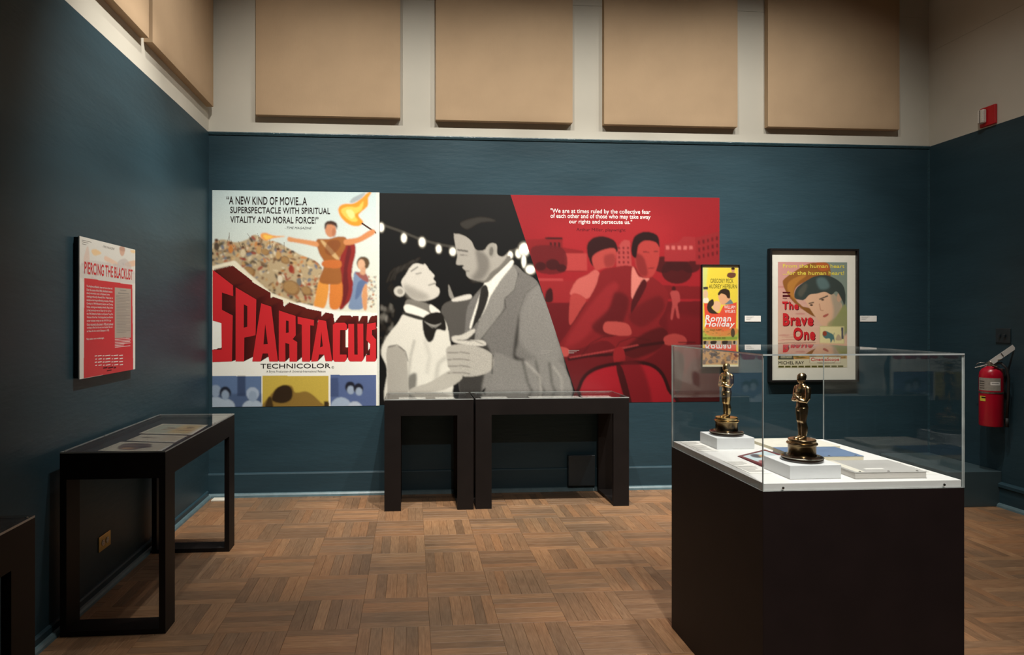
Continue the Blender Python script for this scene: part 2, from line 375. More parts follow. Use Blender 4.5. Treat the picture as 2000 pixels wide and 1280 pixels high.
class Canvas:
    """flat print: colours laid on a fine grid of the sheet itself"""
    def __init__(s, board, nx, ny, left, right):
        s.b = board; s.nx, s.ny = nx, ny
        v = np.linspace(0, 1, ny)[:, None]; t = np.linspace(0, 1, nx)[None, :]
        l = left(v) if left else 0 * v; r = right(v) if right else 0 * v + 1
        s.u = l + (r - l) * t; s.v = v + 0 * t
        w = board.Hm[2, 0] * s.u + board.Hm[2, 1] * s.v + 1
        s.X = (board.Hm[0, 0] * s.u + board.Hm[0, 1] * s.v + board.Hm[0, 2]) / w
        s.Y = (board.Hm[1, 0] * s.u + board.Hm[1, 1] * s.v + board.Hm[1, 2]) / w
        s.px = abs(s.X[0, -1] - s.X[0, 0]) / nx
        s.C = np.ones((ny, nx, 3)) * 0.8
    def fill(s, c): s.C[:] = s2l(c)
    def vgrad(s, c0, c1, y0, y1):
        t = np.clip((s.Y - y0) / (y1 - y0), 0, 1)[..., None]; s.C[:] = s2l(c0) * (1 - t) + s2l(c1) * t
    def mix(s, mask, c, a=1.0):
        m = (mask * a)[..., None]; s.C[:] = s.C * (1 - m) + s2l(c) * m
    def mask(s, pts, soft=0.0, curve=True, k=5):
        P = np.array(smooth_ring(pts, k) if curve else pts, float)
        pad = soft * 3 + 2
        sel = (s.X > P[:, 0].min() - pad) & (s.X < P[:, 0].max() + pad) & (s.Y > P[:, 1].min() - pad) & (s.Y < P[:, 1].max() + pad)
        m = np.zeros(s.X.shape); 
        if not sel.any(): return m
        r0, r1 = np.where(sel.any(1))[0][[0, -1]]; c0, c1 = np.where(sel.any(0))[0][[0, -1]]
        x = s.X[r0:r1 + 1, c0:c1 + 1]; y = s.Y[r0:r1 + 1, c0:c1 + 1]; ins = np.zeros(x.shape, bool)
        for (xa, ya), (xb, yb) in zip(P, np.roll(P, -1, 0)):
            if ya == yb: continue
            cond = ((ya > y) != (yb > y)) & (x < (xb - xa) * (y - ya) / (yb - ya) + xa); ins ^= cond
        sub = ins.astype(float)
        if soft: sub = boxblur(sub, max(1, int(round(soft * .5 / s.px))))
        m[r0:r1 + 1, c0:c1 + 1] = sub
        return m
    def poly(s, pts, c, soft=0.0, a=1.0, curve=True, clip=None):
        m = s.mask(pts, soft, curve)
        if clip is not None: m = m * clip
        s.mix(m, c, a); return m
    def ell(s, x, y, rx, ry, c, soft=0.0, a=1.0, rot=0.0, clip=None):
        n = 20; ca, sa = math.cos(rot), math.sin(rot)
        pts = [(x + rx * math.cos(t) * ca - ry * math.sin(t) * sa, y + rx * math.cos(t) * sa + ry * math.sin(t) * ca) for t in [2 * math.pi * i / n for i in range(n)]]
        return s.poly(pts, c, soft, a, False, clip)
    def line(s, pts, w, c, soft=0.0, a=1.0, clip=None):
        for (xa, ya), (xb, yb) in zip(pts, pts[1:]):
            d = math.hypot(xb - xa, yb - ya) or 1; nx, ny = -(yb - ya) / d * w / 2, (xb - xa) / d * w / 2
            s.poly([(xa + nx, ya + ny), (xb + nx, yb + ny), (xb - nx, yb - ny), (xa - nx, ya - ny)], c, soft, a, False, clip)
    def rect(s, x0, y0, x1, y1, c, soft=0.0, a=1.0, clip=None): return s.poly([(x0, y0), (x1, y0), (x1, y1), (x0, y1)], c, soft, a, False, clip)
    def grain(s, amt, blur=0):
        n = nrg.normal(0, 1, s.X.shape)
        if blur: n = boxblur(n, blur); n /= n.std()
        s.C *= np.clip(1 + amt * n, 0.2, 2)[..., None]
    def build(s, name, lift=0.0003, m=None):
        b = s.b; ny, nx = s.ny, s.nx
        W = np.array(b.o + b.nrm * lift)[None, None] + s.u[..., None] * np.array(b.ux) + s.v[..., None] * np.array(b.vy)
        W = W - np.array(BASE[b.parent.name])
        me = bpy.data.meshes.new(name)
        idx = np.arange(nx * ny).reshape(ny, nx)
        q = np.stack([idx[:-1, :-1], idx[1:, :-1], idx[1:, 1:], idx[:-1, 1:]], -1).reshape(-1)
        nf = (nx - 1) * (ny - 1)
        me.vertices.add(nx * ny); me.vertices.foreach_set('co', W.reshape(-1).astype(np.float32))
        me.loops.add(nf * 4); me.loops.foreach_set('vertex_index', q.astype(np.int32))
        me.polygons.add(nf); me.polygons.foreach_set('loop_start', np.arange(0, nf * 4, 4, dtype=np.int32)); me.polygons.foreach_set('loop_total', np.full(nf, 4, np.int32))
        me.update(calc_edges=True)
        at = me.color_attributes.new('ink', 'FLOAT_COLOR', 'POINT')
        at.data.foreach_set('color', np.concatenate([np.clip(s.C, 0.003, 0.92), np.ones((ny, nx, 1))], -1).reshape(-1).astype(np.float32))
        o = bpy.data.objects.new(name, me); COL.objects.link(o); me.materials.append(m or M['print']); o.parent = b.parent; BASE[o.name] = BASE[b.parent.name]
        return o
def T(ox, oy, k): return lambda *pts: [(ox + k * x, oy + k * y) for x, y in pts]

# ------------------------------------------------------------------ the room
XL, XR, YB, YF, ZC, ZT = -1.692, 4.695, 5.72, -2.2, 5.2, 3.06
def struct(o): o['kind'] = 'structure'; return o
def wall(name, x0, x1, y0, y1, seam):
    o = struct(box(name, x0, x1, y0, y1, 0, ZT, M['blue']))
    box('upper_wall_section', x0, x1, y0, y1, ZT, seam - 0.002, M['cream'], o)
    box('upper_wall_section', x0, x1, y0, y1, seam, ZC, M['cream'], o)
    return o
wall('wall_back', XL - 0.3, XR + 0.3, YB, YB + 0.3, 4.235)
wall('wall_left', XL - 0.3, XL, YF, YB, 4.6)
wall('wall_right', XR, XR + 0.3, YF, YB, 3.915)
wall('wall_front', XL - 0.3, XR + 0.3, YF - 0.3, YF, 4.235)
struct(box('ceiling', XL - 0.3, XR + 0.3, YF - 0.3, YB + 0.3, ZC, ZC + 0.2, M['ceiling']))

# floor: slab, parquet tiles (six strips each) where the photo shows them, one joined field behind
FT = 0.0        # top of the finished floor
SH = 0.008
floor = struct(box('floor', XL, XR, YF, YB, -0.2, -SH, M['subfloor']))
TS = 0.34; X0, Y0 = 0.09, 3.585; NS = 6; SW = TS / NS; GAP = 0.0008
def strip_mesh(lx, ly):
    """strip with chamfered top edge, long side along Y, centred, top at z=0"""
    c = 0.0008; a, b = lx / 2 - GAP / 2, ly / 2 - GAP / 2
    vs = [(-a, -b, -SH), (a, -b, -SH), (a, b, -SH), (-a, b, -SH), (-a, -b, -c), (a, -b, -c), (a, b, -c), (-a, b, -c), (-a + c, -b + c, 0), (a - c, -b + c, 0), (a - c, b - c, 0), (-a + c, b - c, 0)]
    fs = [(8, 9, 10, 11)] + [(k, (k + 1) % 4, 4 + (k + 1) % 4, 4 + k) for k in range(4)] + [(4 + k, 4 + (k + 1) % 4, 8 + (k + 1) % 4, 8 + k) for k in range(4)]
    me = bpy.data.meshes.new('parquet_strip'); me.from_pydata(vs, [], fs); me.materials.append(M['wood']); return me
full = strip_mesh(SW, TS)
tile_base = bpy.data.meshes.new('parquet_tile'); 
rest_v, rest_f = [], []
for j in range(-17, 7):
    for i in range(-6, 14):
        tx, ty = X0 + i * TS, Y0 + j * TS
        if ty + TS < YF + 0.01 or tx + TS < XL + 0.01 or tx > XR - 0.01 or ty > YB - 0.01: continue
        along_x = (i + j) % 2 == 0
        own = j >= -4
        if own:
            cx0, cx1, cy0, cy1 = max(tx, XL), min(tx + TS, XR), max(ty, YF), min(ty + TS, YB)
            bm = bmesh.new(); bm_box(bm, cx0, cx1, cy0, cy1, -SH - 0.002, -0.0035)
            tile = link('parquet_tile', to_mesh(bm), M['subfloor'], None, ((cx0 + cx1) / 2, (cy0 + cy1) / 2, -SH))
            tile.parent = floor; tile.location = Vector(tile.location) - BASE[floor.name]
            tb = BASE[tile.name]
        for k in range(NS):
            if along_x: a0, a1, b0, b1 = tx, tx + TS, ty + k * SW, ty + (k + 1) * SW
            else: a0, a1, b0, b1 = tx + k * SW, tx + (k + 1) * SW, ty, ty + TS
            ca0, ca1, cb0, cb1 = max(a0, XL), min(a1, XR), max(b0, YF), min(b1, YB)
            if ca1 - ca0 < 0.003 or cb1 - cb0 < 0.003: continue
            mid = Vector(((ca0 + ca1) / 2, (cb0 + cb1) / 2, rnd.uniform(-0.0004, 0.0)))
            if own:
                whole = abs((ca1 - ca0) - (a1 - a0)) < 1e-6 and abs((cb1 - cb0) - (b1 - b0)) < 1e-6
                me = full if whole else (strip_mesh(cb1 - cb0, ca1 - ca0) if along_x else strip_mesh(ca1 - ca0, cb1 - cb0))
                o = bpy.data.objects.new('parquet_strip', me); COL.objects.link(o); o.parent = tile; o.location = mid - tb
                if along_x: o.rotation_euler = (0, 0, math.pi / 2)
            else:
                q = len(rest_v); g = GAP / 2
                rest_v += [(x, y, z) for z in (-SH, 0) for x, y in ((ca0 + g, cb0 + g), (ca1 - g, cb0 + g), (ca1 - g, cb1 - g), (ca0 + g, cb1 - g))]
                rest_f += [(q + 4, q + 5, q + 6, q + 7)] + [(q + k2, q + (k2 + 1) % 4, q + 4 + (k2 + 1) % 4, q + 4 + k2) for k2 in range(4)]
me = bpy.data.meshes.new('parquet_field'); me.from_pydata(rest_v, [], rest_f)
o = link('parquet_field', me, M['wood_far'], floor); o['kind'] = 'stuff'

# picture rail, corner bead, baseboards
def run_profile(name, prof, a, b, up_dir, m):
    """extrude a (out, z) profile from point a to b; up_dir points into the room"""
    vs = []; n = len(prof)
    for p in (a, b):
        for q, z in prof: vs.append((p[0] + up_dir[0] * q, p[1] + up_dir[1] * q, z))
    fs = [(k, (k + 1) % n, n + (k + 1) % n, n + k) for k in range(n)] + [tuple(range(n))[::-1], tuple(range(n, 2 * n))]
    me = bpy.data.meshes.new(name); me.from_pydata(vs, [], fs); bm = bmesh.new(); bm.from_mesh(me); bmesh.ops.recalc_face_normals(bm, faces=bm.faces); bm.to_mesh(me); bm.free()
    return struct(link(name, me, m, None, (a[0], a[1], prof[0][1])))
run_profile('trim_1', [(0, ZT - 0.022), (0.008, ZT - 0.020), (0.012, ZT - 0.012), (0.016, ZT - 0.004), (0.013, ZT + 0.004), (0, ZT + 0.008)], (XL, YB), (XR, YB), (0, -1), M['rail'])
run_profile('trim_2', [(0, 0.28), (0.012, 0.28), (0.012, ZT - 0.03), (0, ZT - 0.03)], (XR - 0.012, YB), (XR, YB), (0, -1), M['rail'])
run_profile('baseboard_back', [(0, 0.0), (0.016, 0.0), (0.016, 0.186), (0.010, 0.196), (0, 0.2)], (XL, YB), (4.235, YB), (0, -1), M['blue'])
run_profile('trim_3', [(0.016, 0.0), (0.042, 0.0), (0.038, 0.016), (0.028, 0.028), (0.016, 0.032)], (XL, YB), (4.235, YB), (0, -1), M['shoe'])
run_profile('baseboard_left', [(0, 0.0), (0.014, 0.0), (0.014, 0.055), (0.008, 0.062), (0, 0.064)], (XL, YF), (XL, YB - 0.045), (1, 0), M['blue'])
run_profile('trim_4', [(0.014, 0.0), (0.036, 0.0), (0.033, 0.012), (0.025, 0.022), (0.014, 0.026)], (XL, YF), (XL, YB - 0.045), (1, 0), M['shoe'])
run_profile('baseboard_right', [(0, 0.0), (0.02, 0.0), (0.02, 0.15), (0.032, 0.158), (0.032, 0.18), (0.018, 0.19), (0, 0.195)], (XR, YF), (XR, 4.97), (-1, 0), M['blue'])
run_profile('trim_5', [(0.02, 0.0), (0.046, 0.0), (0.042, 0.014), (0.032, 0.026), (0.02, 0.03)], (XR, YF), (XR, 4.97), (-1, 0), M['shoe'])

# ------------------------------------------------------------------ acoustic panels
def fabric_panel(label, a, b, wallkind, z0, z1, t=0.06, seed=0, group=None):
    """softly puckered fabric-wrapped board; a..b along the wall"""
    r = np.random.default_rng(seed); nu, nv = 40, 48
    us = np.linspace(0, 1, nu); vs_ = np.linspace(0, 1, nv); w = b - a; h = z1 - z0
    hgt = np.zeros((nv, nu))
    for _ in range(7):
        cx, cy = r.choice([r.uniform(0, .16), r.uniform(.84, 1), r.uniform(0, 1)]), r.uniform(0, .5)
        lx, ly = r.uniform(.05, .12), r.uniform(.006, .016)
        hgt += r.uniform(-.0018, .0022) * np.exp(-((us[None] - cx) / lx) ** 2 - ((vs_[:, None] - cy - .04 * (us[None] - cx)) / ly) ** 2)
    V = []; F = []
    e = 0.008
    def pt(s_, d, z):
        return (s_, YB - d, z) if wallkind == 'back' else (XL + d, s_, z)
    for j in range(nv):
        for i in range(nu):
            edge = min(us[i], 1 - us[i]) * w, min(vs_[j], 1 - vs_[j]) * h
            d = t - (0.005 if min(edge) < 0.001 else 0) + hgt[j, i]
            V.append(pt(a + w * us[i], d, z0 + h * vs_[j]))
    for j in range(nv - 1):
        for i in range(nu - 1): F.append((j * nu + i, j * nu + i + 1, (j + 1) * nu + i + 1, (j + 1) * nu + i))
    ring = [i for i in range(nu)] + [j * nu + nu - 1 for j in range(1, nv)] + [(nv - 1) * nu + i for i in range(nu - 2, -1, -1)] + [j * nu for j in range(nv - 2, 0, -1)]
    k0 = len(V)
    for q in ring:
        i, j = q % nu, q // nu; V.append(pt(a + w * us[i], 0.0008, z0 + h * vs_[j]))
    n = len(ring)
    for q in range(n): F.append((ring[q], k0 + q, k0 + (q + 1) % n, ring[(q + 1) % n]))
    F.append(tuple(range(k0, k0 + n)))
    me = bpy.data.meshes.new('acoustic_panel'); me.from_pydata(V, [], F)
    bm = bmesh.new(); bm.from_mesh(me); bmesh.ops.recalc_face_normals(bm, faces=bm.faces); bm.to_mesh(me); bm.free()
    base = pt((a + b) / 2, t / 2, z0)
    o = link('acoustic_panel', me, M['fabric'], None, base, smooth=True)
    md = o.modifiers.new('edge', 'EDGE_SPLIT'); md.split_angle = math.radians(40)
    return props(o, label, 'acoustic panel', group)
G = 'tan fabric panels high on the walls'
bp_ = [(0.40, 1.60, 3.20, 'tan fabric acoustic panel on back wall, nearest the left corner'), (1.90, 3.083, 3.19, 'tan fabric acoustic panel above the black and white couple mural'),
       (3.36, 4.557, 3.185, 'tan fabric acoustic panel above the red mural'), (4.835, 6.06, 3.195, 'shaded tan fabric acoustic panel above the framed posters')]
for i, (u0, u1, z0, lb) in enumerate(bp_): fabric_panel(lb, XL + u0, XL + u1, 'back', z0, z0 + 1.55, 0.065, i, G)
fabric_panel('tan fabric acoustic panel on left wall, touching the back corner', 4.36, 5.66, 'left', 3.255, 4.8, 0.06, 21, G)
fabric_panel('tan fabric acoustic panel cut by the upper left edge of view', 3.0, 4.30, 'left', 3.255, 4.8, 0.06, 22, G)

# ------------------------------------------------------------------ wall murals
def sheet(name, label, cat, x0, x1, z0, z1, t=0.002, y=YB):
    r = empty(name, ((x0 + x1) / 2, y, z0), label, cat); return r
# --- mural A: film poster enlargement
xa, xb, za, zb = XL + 0.03, XL + 1.422, 0.755, 2.575
pm = sheet('poster_mural', 'huge film poster print with red block title, pasted in the back wall corner', 'mural', xa, xb, za, zb)
box('vinyl_sheet', xa, xb, YB - 0.002, YB - 0.0006, za, zb, M['paper'], pm)
B1 = Board([(417, 370), (742.5, 377), (739.5, 792), (412, 797)], (xa, YB - 0.002, zb), (xb - xa, 0, 0), (0, 0, za - zb), (0, -1, 0), pm)
c = B1.canvas(330, 430)
c.vgrad((196, 214, 214), (232, 229, 208), 370, 640)
c1 = T(400, 360, .1875); c2 = T(400, 580, .1875)
# massed crowd: generic warm brush dabs
reg = c.mask(c1((70, 640), (180, 570), (330, 600), (450, 570), (530, 520), (620, 570), (760, 600), (870, 660), (1020, 740), (1160, 800), (1230, 900), (1200, 1120), (1080, 1290), (700, 1160), (480, 1010), (310, 850), (60, 870)), 1.5)
c.mix(reg, (186, 164, 128))
pal = [(190, 150, 96), (120, 88, 60), (205, 176, 130), (84, 70, 58), (170, 96, 58), (214, 196, 160), (112, 112, 110), (150, 58, 44), (96, 84, 56), (200, 128, 66), (60, 52, 46), (224, 212, 186), (104, 116, 134)]
for _ in range(620):
    x, y = rnd.uniform(413, 632), rnd.uniform(462, 602); c.ell(x, y, rnd.uniform(1.5, 8), rnd.uniform(.9, 3.4), rnd.choice(pal), .6, .85, rnd.uniform(-1.4, 1.4), reg)
for _ in range(14):
    x, y = rnd.uniform(418, 560), rnd.uniform(468, 500); a = rnd.uniform(-2.2, -1.0); c.line([(x, y), (x + 17 * math.cos(a), y + 17 * math.sin(a))], .9, (96, 70, 52), 0, .8)
for x, y in ((424, 470), (452, 476), (476, 484), (507, 478), (545, 488), (570, 515), (548, 535), (585, 540)):
    c.ell(x, y, 3.2, 4, (176, 124, 86), .4); c.ell(x, y - 2, 3.4, 2.4, (70, 52, 40), .4); c.ell(x, y + 10, 5, 8, rnd.choice(pal), .8)
for x, y, r in ((520, 492, 8), (559, 508, 9), (488, 530, 12), (570, 562, 18), (600, 568, 11)): c.ell(x, y, r, r * .8, (140, 104, 64), .6, .9, .5); c.ell(x - 1, y - 1, r * .8, r * .6, (176, 138, 88), 1.2, .7, .5)
# small fire and the big flame
for pts, col, a in (((((590, 520), (640, 500), (720, 530), (850, 540), (720, 560), (650, 585), (600, 560))), (236, 150, 40), .9), ((((620, 525), (680, 530), (720, 545), (650, 570))), (250, 205, 90), .8)):
    c.poly(c1(*pts), col, 1.0, a)
c.poly(c1((1400, 260), (1450, 210), (1560, 200), (1640, 150), (1700, 95), (1745, 92), (1710, 150), (1705, 230), (1640, 290), (1610, 330), (1660, 400), (1600, 440), (1510, 420), (1430, 350)), (238, 150, 46), 1.2)
c.poly(c1((1520, 190), (1560, 140), (1680, 90), (1640, 150), (1560, 195)), (128, 130, 138), 1.5, .6)
c.poly(c1((1430, 270), (1500, 235), (1600, 240), (1660, 180), (1640, 270), (1570, 320), (1600, 380), (1540, 390), (1460, 330)), (250, 200, 92), 1.5, .9)
c.poly(c1((1480, 280), (1540, 270), (1570, 330), (1530, 360)), (252, 226, 150), 1.2, .8)
c.line(c1((1640, 405), (1800, 515)), 3.2, (70, 44, 34))
# generic standing figure in tunic and cloak
c.poly(c1((1440, 600), (1560, 610), (1575, 720), (1545, 850), (1540, 990), (1605, 1100), (1500, 1230), (1400, 1290), (1400, 900)), (140, 42, 38), .6)
c.poly(c1((1500, 640), (1530, 700), (1490, 900), (1500, 1100), (1440, 1260), (1450, 900)), (86, 30, 34), 1.5, .7)
c.poly(c1((1200, 1000), (1290, 1000), (1290, 1150), (1245, 1290), (1140, 1290), (1160, 1150)), (226, 150, 66), .8)
c.poly(c1((1320, 1000), (1420, 1000), (1440, 1130), (1400, 1290), (1310, 1290), (1300, 1150)), (214, 126, 56), .8)
c.poly(c1((1170, 580), (1290, 570), (1400, 545), (1480, 560), (1470, 660), (1410, 790), (1430, 1010), (1330, 1040), (1200, 1010), (1250, 830), (1200, 720)), (156, 96, 48), .6)
c.poly(c1((1240, 800), (1410, 790), (1415, 870), (1245, 860)), (196, 108, 52), .6)
c.poly(c1((1220, 600), (1260, 600), (1400, 760), (1360, 770)), (216, 182, 128), .6, .8); c.poly(c1((1290, 600), (1390, 580), (1420, 640), (1330, 740), (1260, 700)), (126, 70, 38), 1.5, .7)
c.poly(c1((1180, 600), (1050, 575), (950, 560), (880, 545), (875, 590), (950, 605), (1060, 625), (1180, 650)), (216, 148, 96), .5)
c.poly(c1((1460, 580), (1600, 555), (1690, 500), (1760, 470), (1780, 510), (1710, 560), (1610, 610), (1480, 635)), (206, 136, 86), .5)
c.ell(647.5, 449, 11, 14.5, (200, 136, 98), .4); c.poly(c1((1255, 440), (1270, 395), (1330, 380), (1385, 410), (1385, 470), (1360, 430), (1290, 420), (1265, 470)), (66, 44, 34), .5); c.ell(654, 455, 4, 9, (166, 100, 70), 1.5, .6)
# generic woman in blue dress, small group behind
for _ in range(60):
    x, y = rnd.uniform(716, 736), rnd.uniform(540, 600); c.ell(x, y, rnd.uniform(1, 3), rnd.uniform(.8, 2), rnd.choice(pal), .5, .9, rnd.uniform(-1.4, 1.4))
c.poly(c1((1560, 920), (1620, 930), (1690, 960), (1700, 1030), (1640, 1130), (1650, 1290), (1500, 1290), (1540, 1120)), (122, 142, 172), .8)
c.poly(c1((1600, 1020), (1690, 1000), (1640, 1120), (1570, 1200)), (84, 104, 144), 1.2, .8); c.poly(c1((1640, 1120), (1690, 1040), (1690, 1290), (1650, 1290)), (214, 152, 104), .8)
c.poly(c1((1570, 920), (1680, 930), (1710, 1020), (1640, 990)), (150, 88, 82), .8)
c.ell(710, 514, 12.5, 13, (92, 70, 48), .6); c.ell(706.5, 517, 7.2, 10.5, (216, 170, 136), .4); c.poly(c1((1640, 870), (1680, 870), (1670, 940), (1620, 930)), (206, 156, 122), .4)
# title: pale ground, extruded dark sides (front faces are separate lettering)
letters = [
 ([(416, 526), (455.7, 557), (455.7, 578.4), (433.8, 571), (433.4, 605), (454.5, 616), (452, 706.5), (413.5, 708), (413.5, 683.5), (432, 683), (432, 631), (415, 626)], [], (38, -9)),
 (c2((325, -103), (540, 25), (528, 400), (410, 425), (405, 675), (315, 675)), [c2((408, 75), (445, 95), (442, 310), (405, 320))], (28, -13)),
 (c2((590, 65), (695, 100), (760, 675), (670, 675), (655, 590), (600, 590), (580, 675), (490, 675)), [c2((630, 280), (655, 490), (610, 495))], (23, -13)),
 (c2((775, 140), (948, 197), (948, 400), (915, 440), (962, 470), (960, 675), (880, 675), (880, 490), (838, 480), (838, 675), (768, 675)), [c2((848, 245), (875, 250), (875, 370), (845, 375))], (20, -16)),
 (c2((970, 205), (1140, 240), (1138, 300), (1100, 295), (1095, 675), (1010, 675), (1012, 290), (970, 280)), [], (15, -16.5)),
 (c2((1185, 235), (1265, 250), (1325, 670), (1255, 670), (1240, 600), (1190, 600), (1175, 670), (1105, 675)), [c2((1215, 360), (1228, 515), (1200, 525))], (14, -14)),
 (c2((1335, 290), (1360, 268), (1460, 268), (1480, 290), (1480, 345), (1410, 345), (1405, 600), (1475, 600), (1475, 650), (1455, 675), (1350, 675), (1332, 650)), [], (11, -14)),
 (c2((1495, 280), (1555, 280), (1555, 600), (1590, 600), (1590, 278), (1650, 278), (1650, 650), (1630, 672), (1510, 672), (1490, 650)), [], (9, -15.5)),
 (c2((1690, 280), (1780, 265), (1780, 335), (1740, 345), (1740, 395), (1780, 440), (1780, 660), (1765, 672), (1675, 672), (1675, 605), (1715, 605), (1720, 490), (1680, 450)), [], (7.5, -15))]
c.poly(c1((70, 850), (310, 790), (330, 800), (470, 930), (700, 1130), (1030, 1260), (1200, 1292), (1210, 1500), (70, 1900)), (240, 232, 206), .8, 1, False)
c.poly(c2((1000, 60), (1230, 120), (1400, 150), (1800, 165), (1815, 1260), (60, 1260), (60, 200), (600, 100)), (250, 248, 236), .8, 1, False)
for pts, holes, (dx, dy) in letters:
    for k in range(14, 0, -1):
        t = k / 14; c.poly([(x + dx * t, y + dy * t) for x, y in pts], (58 + 40 * t, 14 + 10 * t, 12 + 8 * t), 0, 1, False)
    for h in holes: pass
for pts, holes, (dx, dy) in letters:
    top = sorted(pts, key=lambda p: p[1])[:2]
    a, b = sorted(top); c.poly([(a[0] + 2, a[1] - 1), (b[0] - 1, b[1] - 1), (b[0] + dx * .9, b[1] + dy * .9), (a[0] + dx * .9, a[1] + dy * .9)], (96, 30, 20), 1.5, .7, False)
c.rect(736, 370, 745, 800, (222, 224, 212))
# three tinted stills along the bottom: generic heads
c.rect(411, 735.5, 509.5, 800, (98, 122, 160)); c.rect(511.5, 734.5, 641, 800, (202, 176, 76)); c.rect(644.5, 732.5, 733.5, 800, (88, 106, 150))
c.rect(462, 735, 478, 775, (50, 62, 92), 1.5, .8); c.rect(411, 770, 510, 800, (50, 62, 92), 3, .5)
for x, y, r, hair in ((419, 766, 9, (150, 168, 190)), (438, 770, 10, (34, 38, 52)), (492, 772, 11, (170, 186, 206))):
    c.ell(x, y + 26, r * 1.9, 16, (176, 192, 208), .8); c.ell(x, y - 2, r + 1.5, r + 2, hair, .6); c.ell(x, y + 3, r * .75, r, (150, 168, 190), .6)
c.poly(c2((610, 1200), (700, 1000), (800, 930), (900, 930), (940, 1000), (1060, 990), (1180, 1080), (1240, 1200)), (142, 112, 52), 1); c.poly(c2((690, 1060), (740, 960), (830, 920), (900, 960), (900, 1060), (820, 1110), (720, 1100)), (50, 36, 22), 1); c.poly(c2((610, 1200), (650, 1060), (690, 1060), (700, 1200)), (66, 50, 26), 1); c.rect(632, 784, 641, 800, (60, 46, 28), 1)
c.rect(645, 738, 660, 775, (60, 74, 112), 1.5, .7); c.ell(665, 800, 22, 24, (166, 184, 206), 1); c.ell(692, 802, 16, 18, (186, 198, 214), 1)
for x, y, r in ((683, 757, 10), (699, 760, 9.5)): c.ell(x, y - 1, r, r + 1, (30, 32, 46), .6); c.ell(x + 1, y + 5, r * .7, r * .85, (156, 172, 194), .6)
c.grain(.03); c.build('printed_artwork')
for i, (pts, holes, d) in enumerate(letters): B1.polys('title_letter', [(pts, holes)], M['inkred'], 0.0012)
B1.text('“A NEW KIND OF MOVIE...A', 445, 382, 602, 398.5, M['ink'], .028)
B1.text('SUPERSPECTACLE WITH SPIRITUAL', 452, 402.5, 647, 415.5, M['ink'], .028)
B1.text('VITALITY AND MORAL FORCE!”', 452, 421, 624, 434.5, M['ink'], .028)
B1.text('–TIME MAGAZINE', 558, 442.5, 611, 447, M['ink'], 0, .3)
B1.text('TECHNICOLOR', 508, 711, 645, 720.5, M['ink'], .015)
B1.text('®', 647, 715, 652, 720.5, M['ink'])
B1.text('A Bryna Production–A Universal-International Release', 519.5, 724, 635.5, 730, M['ink'], 0)
B1.bars('fine_print', [(420, 691 + 2.6 * k, 444 - (9 if k == 3 else 0), 1) for k in range(4)], M['inkdred'])

# --- murals B and C: one strip cut by a slanting seam
xc, xd, zc0, zc1 = XL + 1.425, XL + 4.42, 0.762, 2.57
Q2 = [(742.5, 377), (1408, 387), (1400, 783), (739.5, 792)]
cm = sheet('couple_mural', 'black and white photo mural of a dancing couple under string lights', 'mural', xc, xd, zc0, zc1)
rm = sheet('red_mural', 'red tinted photo mural with white typewritten quotation', 'mural', xc + 1.2, xd, zc0, zc1)
B2 = Board(Q2, (xc, YB - 0.002, zc1), (xd - xc, 0, 0), (0, 0, zc0 - zc1), (0, -1, 0), cm)
B3 = Board(Q2, (xc, YB - 0.002, zc1), (xd - xc, 0, 0), (0, 0, zc0 - zc1), (0, -1, 0), rm)
(ut, _), (ub, _) = B2.uv(1000, 382), B2.uv(1128, 786)
def wedge(name, u0t, u1t, u1b, u0b, parent):
    W = xd - xc; pts = [(xc + W * u0t, zc1), (xc + W * u1t, zc1), (xc + W * u1b, zc0), (xc + W * u0b, zc0)]
    vs = [(x, y, z) for y in (YB - 0.002, YB - 0.0006) for x, z in pts]
    fs = [(3, 2, 1, 0), (4, 5, 6, 7)] + [(k, (k + 1) % 4, 4 + (k + 1) % 4, 4 + k) for k in range(4)]
    me = bpy.data.meshes.new(name); me.from_pydata(vs, [], fs); return link(name, me, M['paper'], parent)
wedge('vinyl_sheet', 0, ut, ub, 0, cm); wedge('vinyl_sheet', ut, 1, 1, ub, rm)
c = B2.canvas(390, 420, None, lambda v: ut + (ub - ut) * v)
p3 = T(730, 370, .3282)
c.fill((20, 19, 18))
c.ell(860, 640, 130, 90, (30, 28, 26), 20, .8)
c.line(p3((60, 215), (160, 250), (280, 300), (390, 330), (500, 350), (820, 370), (900, 350)), 3.5, (112, 108, 100), 2, .55)
for x, y, rx, ry in ((45, 228, 18, 26), (181, 292, 17, 27), (290, 317, 20, 28), (389, 357, 17, 25), (473, 373, 19, 24), (816, 393, 16, 21), (866, 385, 18, 26), (900, 360, 30, 38), (897, 430, 13, 40), (935, 480, 28, 26)):
    c.ell(730 + .3282 * x, 370 + .3282 * y, .3282 * rx * 1.25, .3282 * ry * 1.25, (150, 146, 136), 2, .6); c.ell(730 + .3282 * x, 370 + .3282 * y, .3282 * rx, .3282 * ry, (240, 236, 222), .8)
for _ in range(40): c.ell(rnd.uniform(742, 768), rnd.uniform(592, 690), rnd.uniform(2, 6), rnd.uniform(2, 8), rnd.choice([(120, 116, 108), (160, 155, 146), (70, 67, 62), (50, 47, 44)]), 2.5, .6)
# dancer behind
c.poly(p3((400, 720), (470, 660), (570, 640), (600, 700), (600, 900), (450, 900)), (84, 81, 77), 1.5); c.ell(902, 558, 26, 24, (34, 31, 29), 1.5); c.poly(p3((445, 570), (460, 600), (480, 660), (450, 640)), (150, 146, 138), 1.2, .8); c.poly(p3((470, 655), (570, 628), (575, 655), (480, 672)), (205, 200, 190), 1)
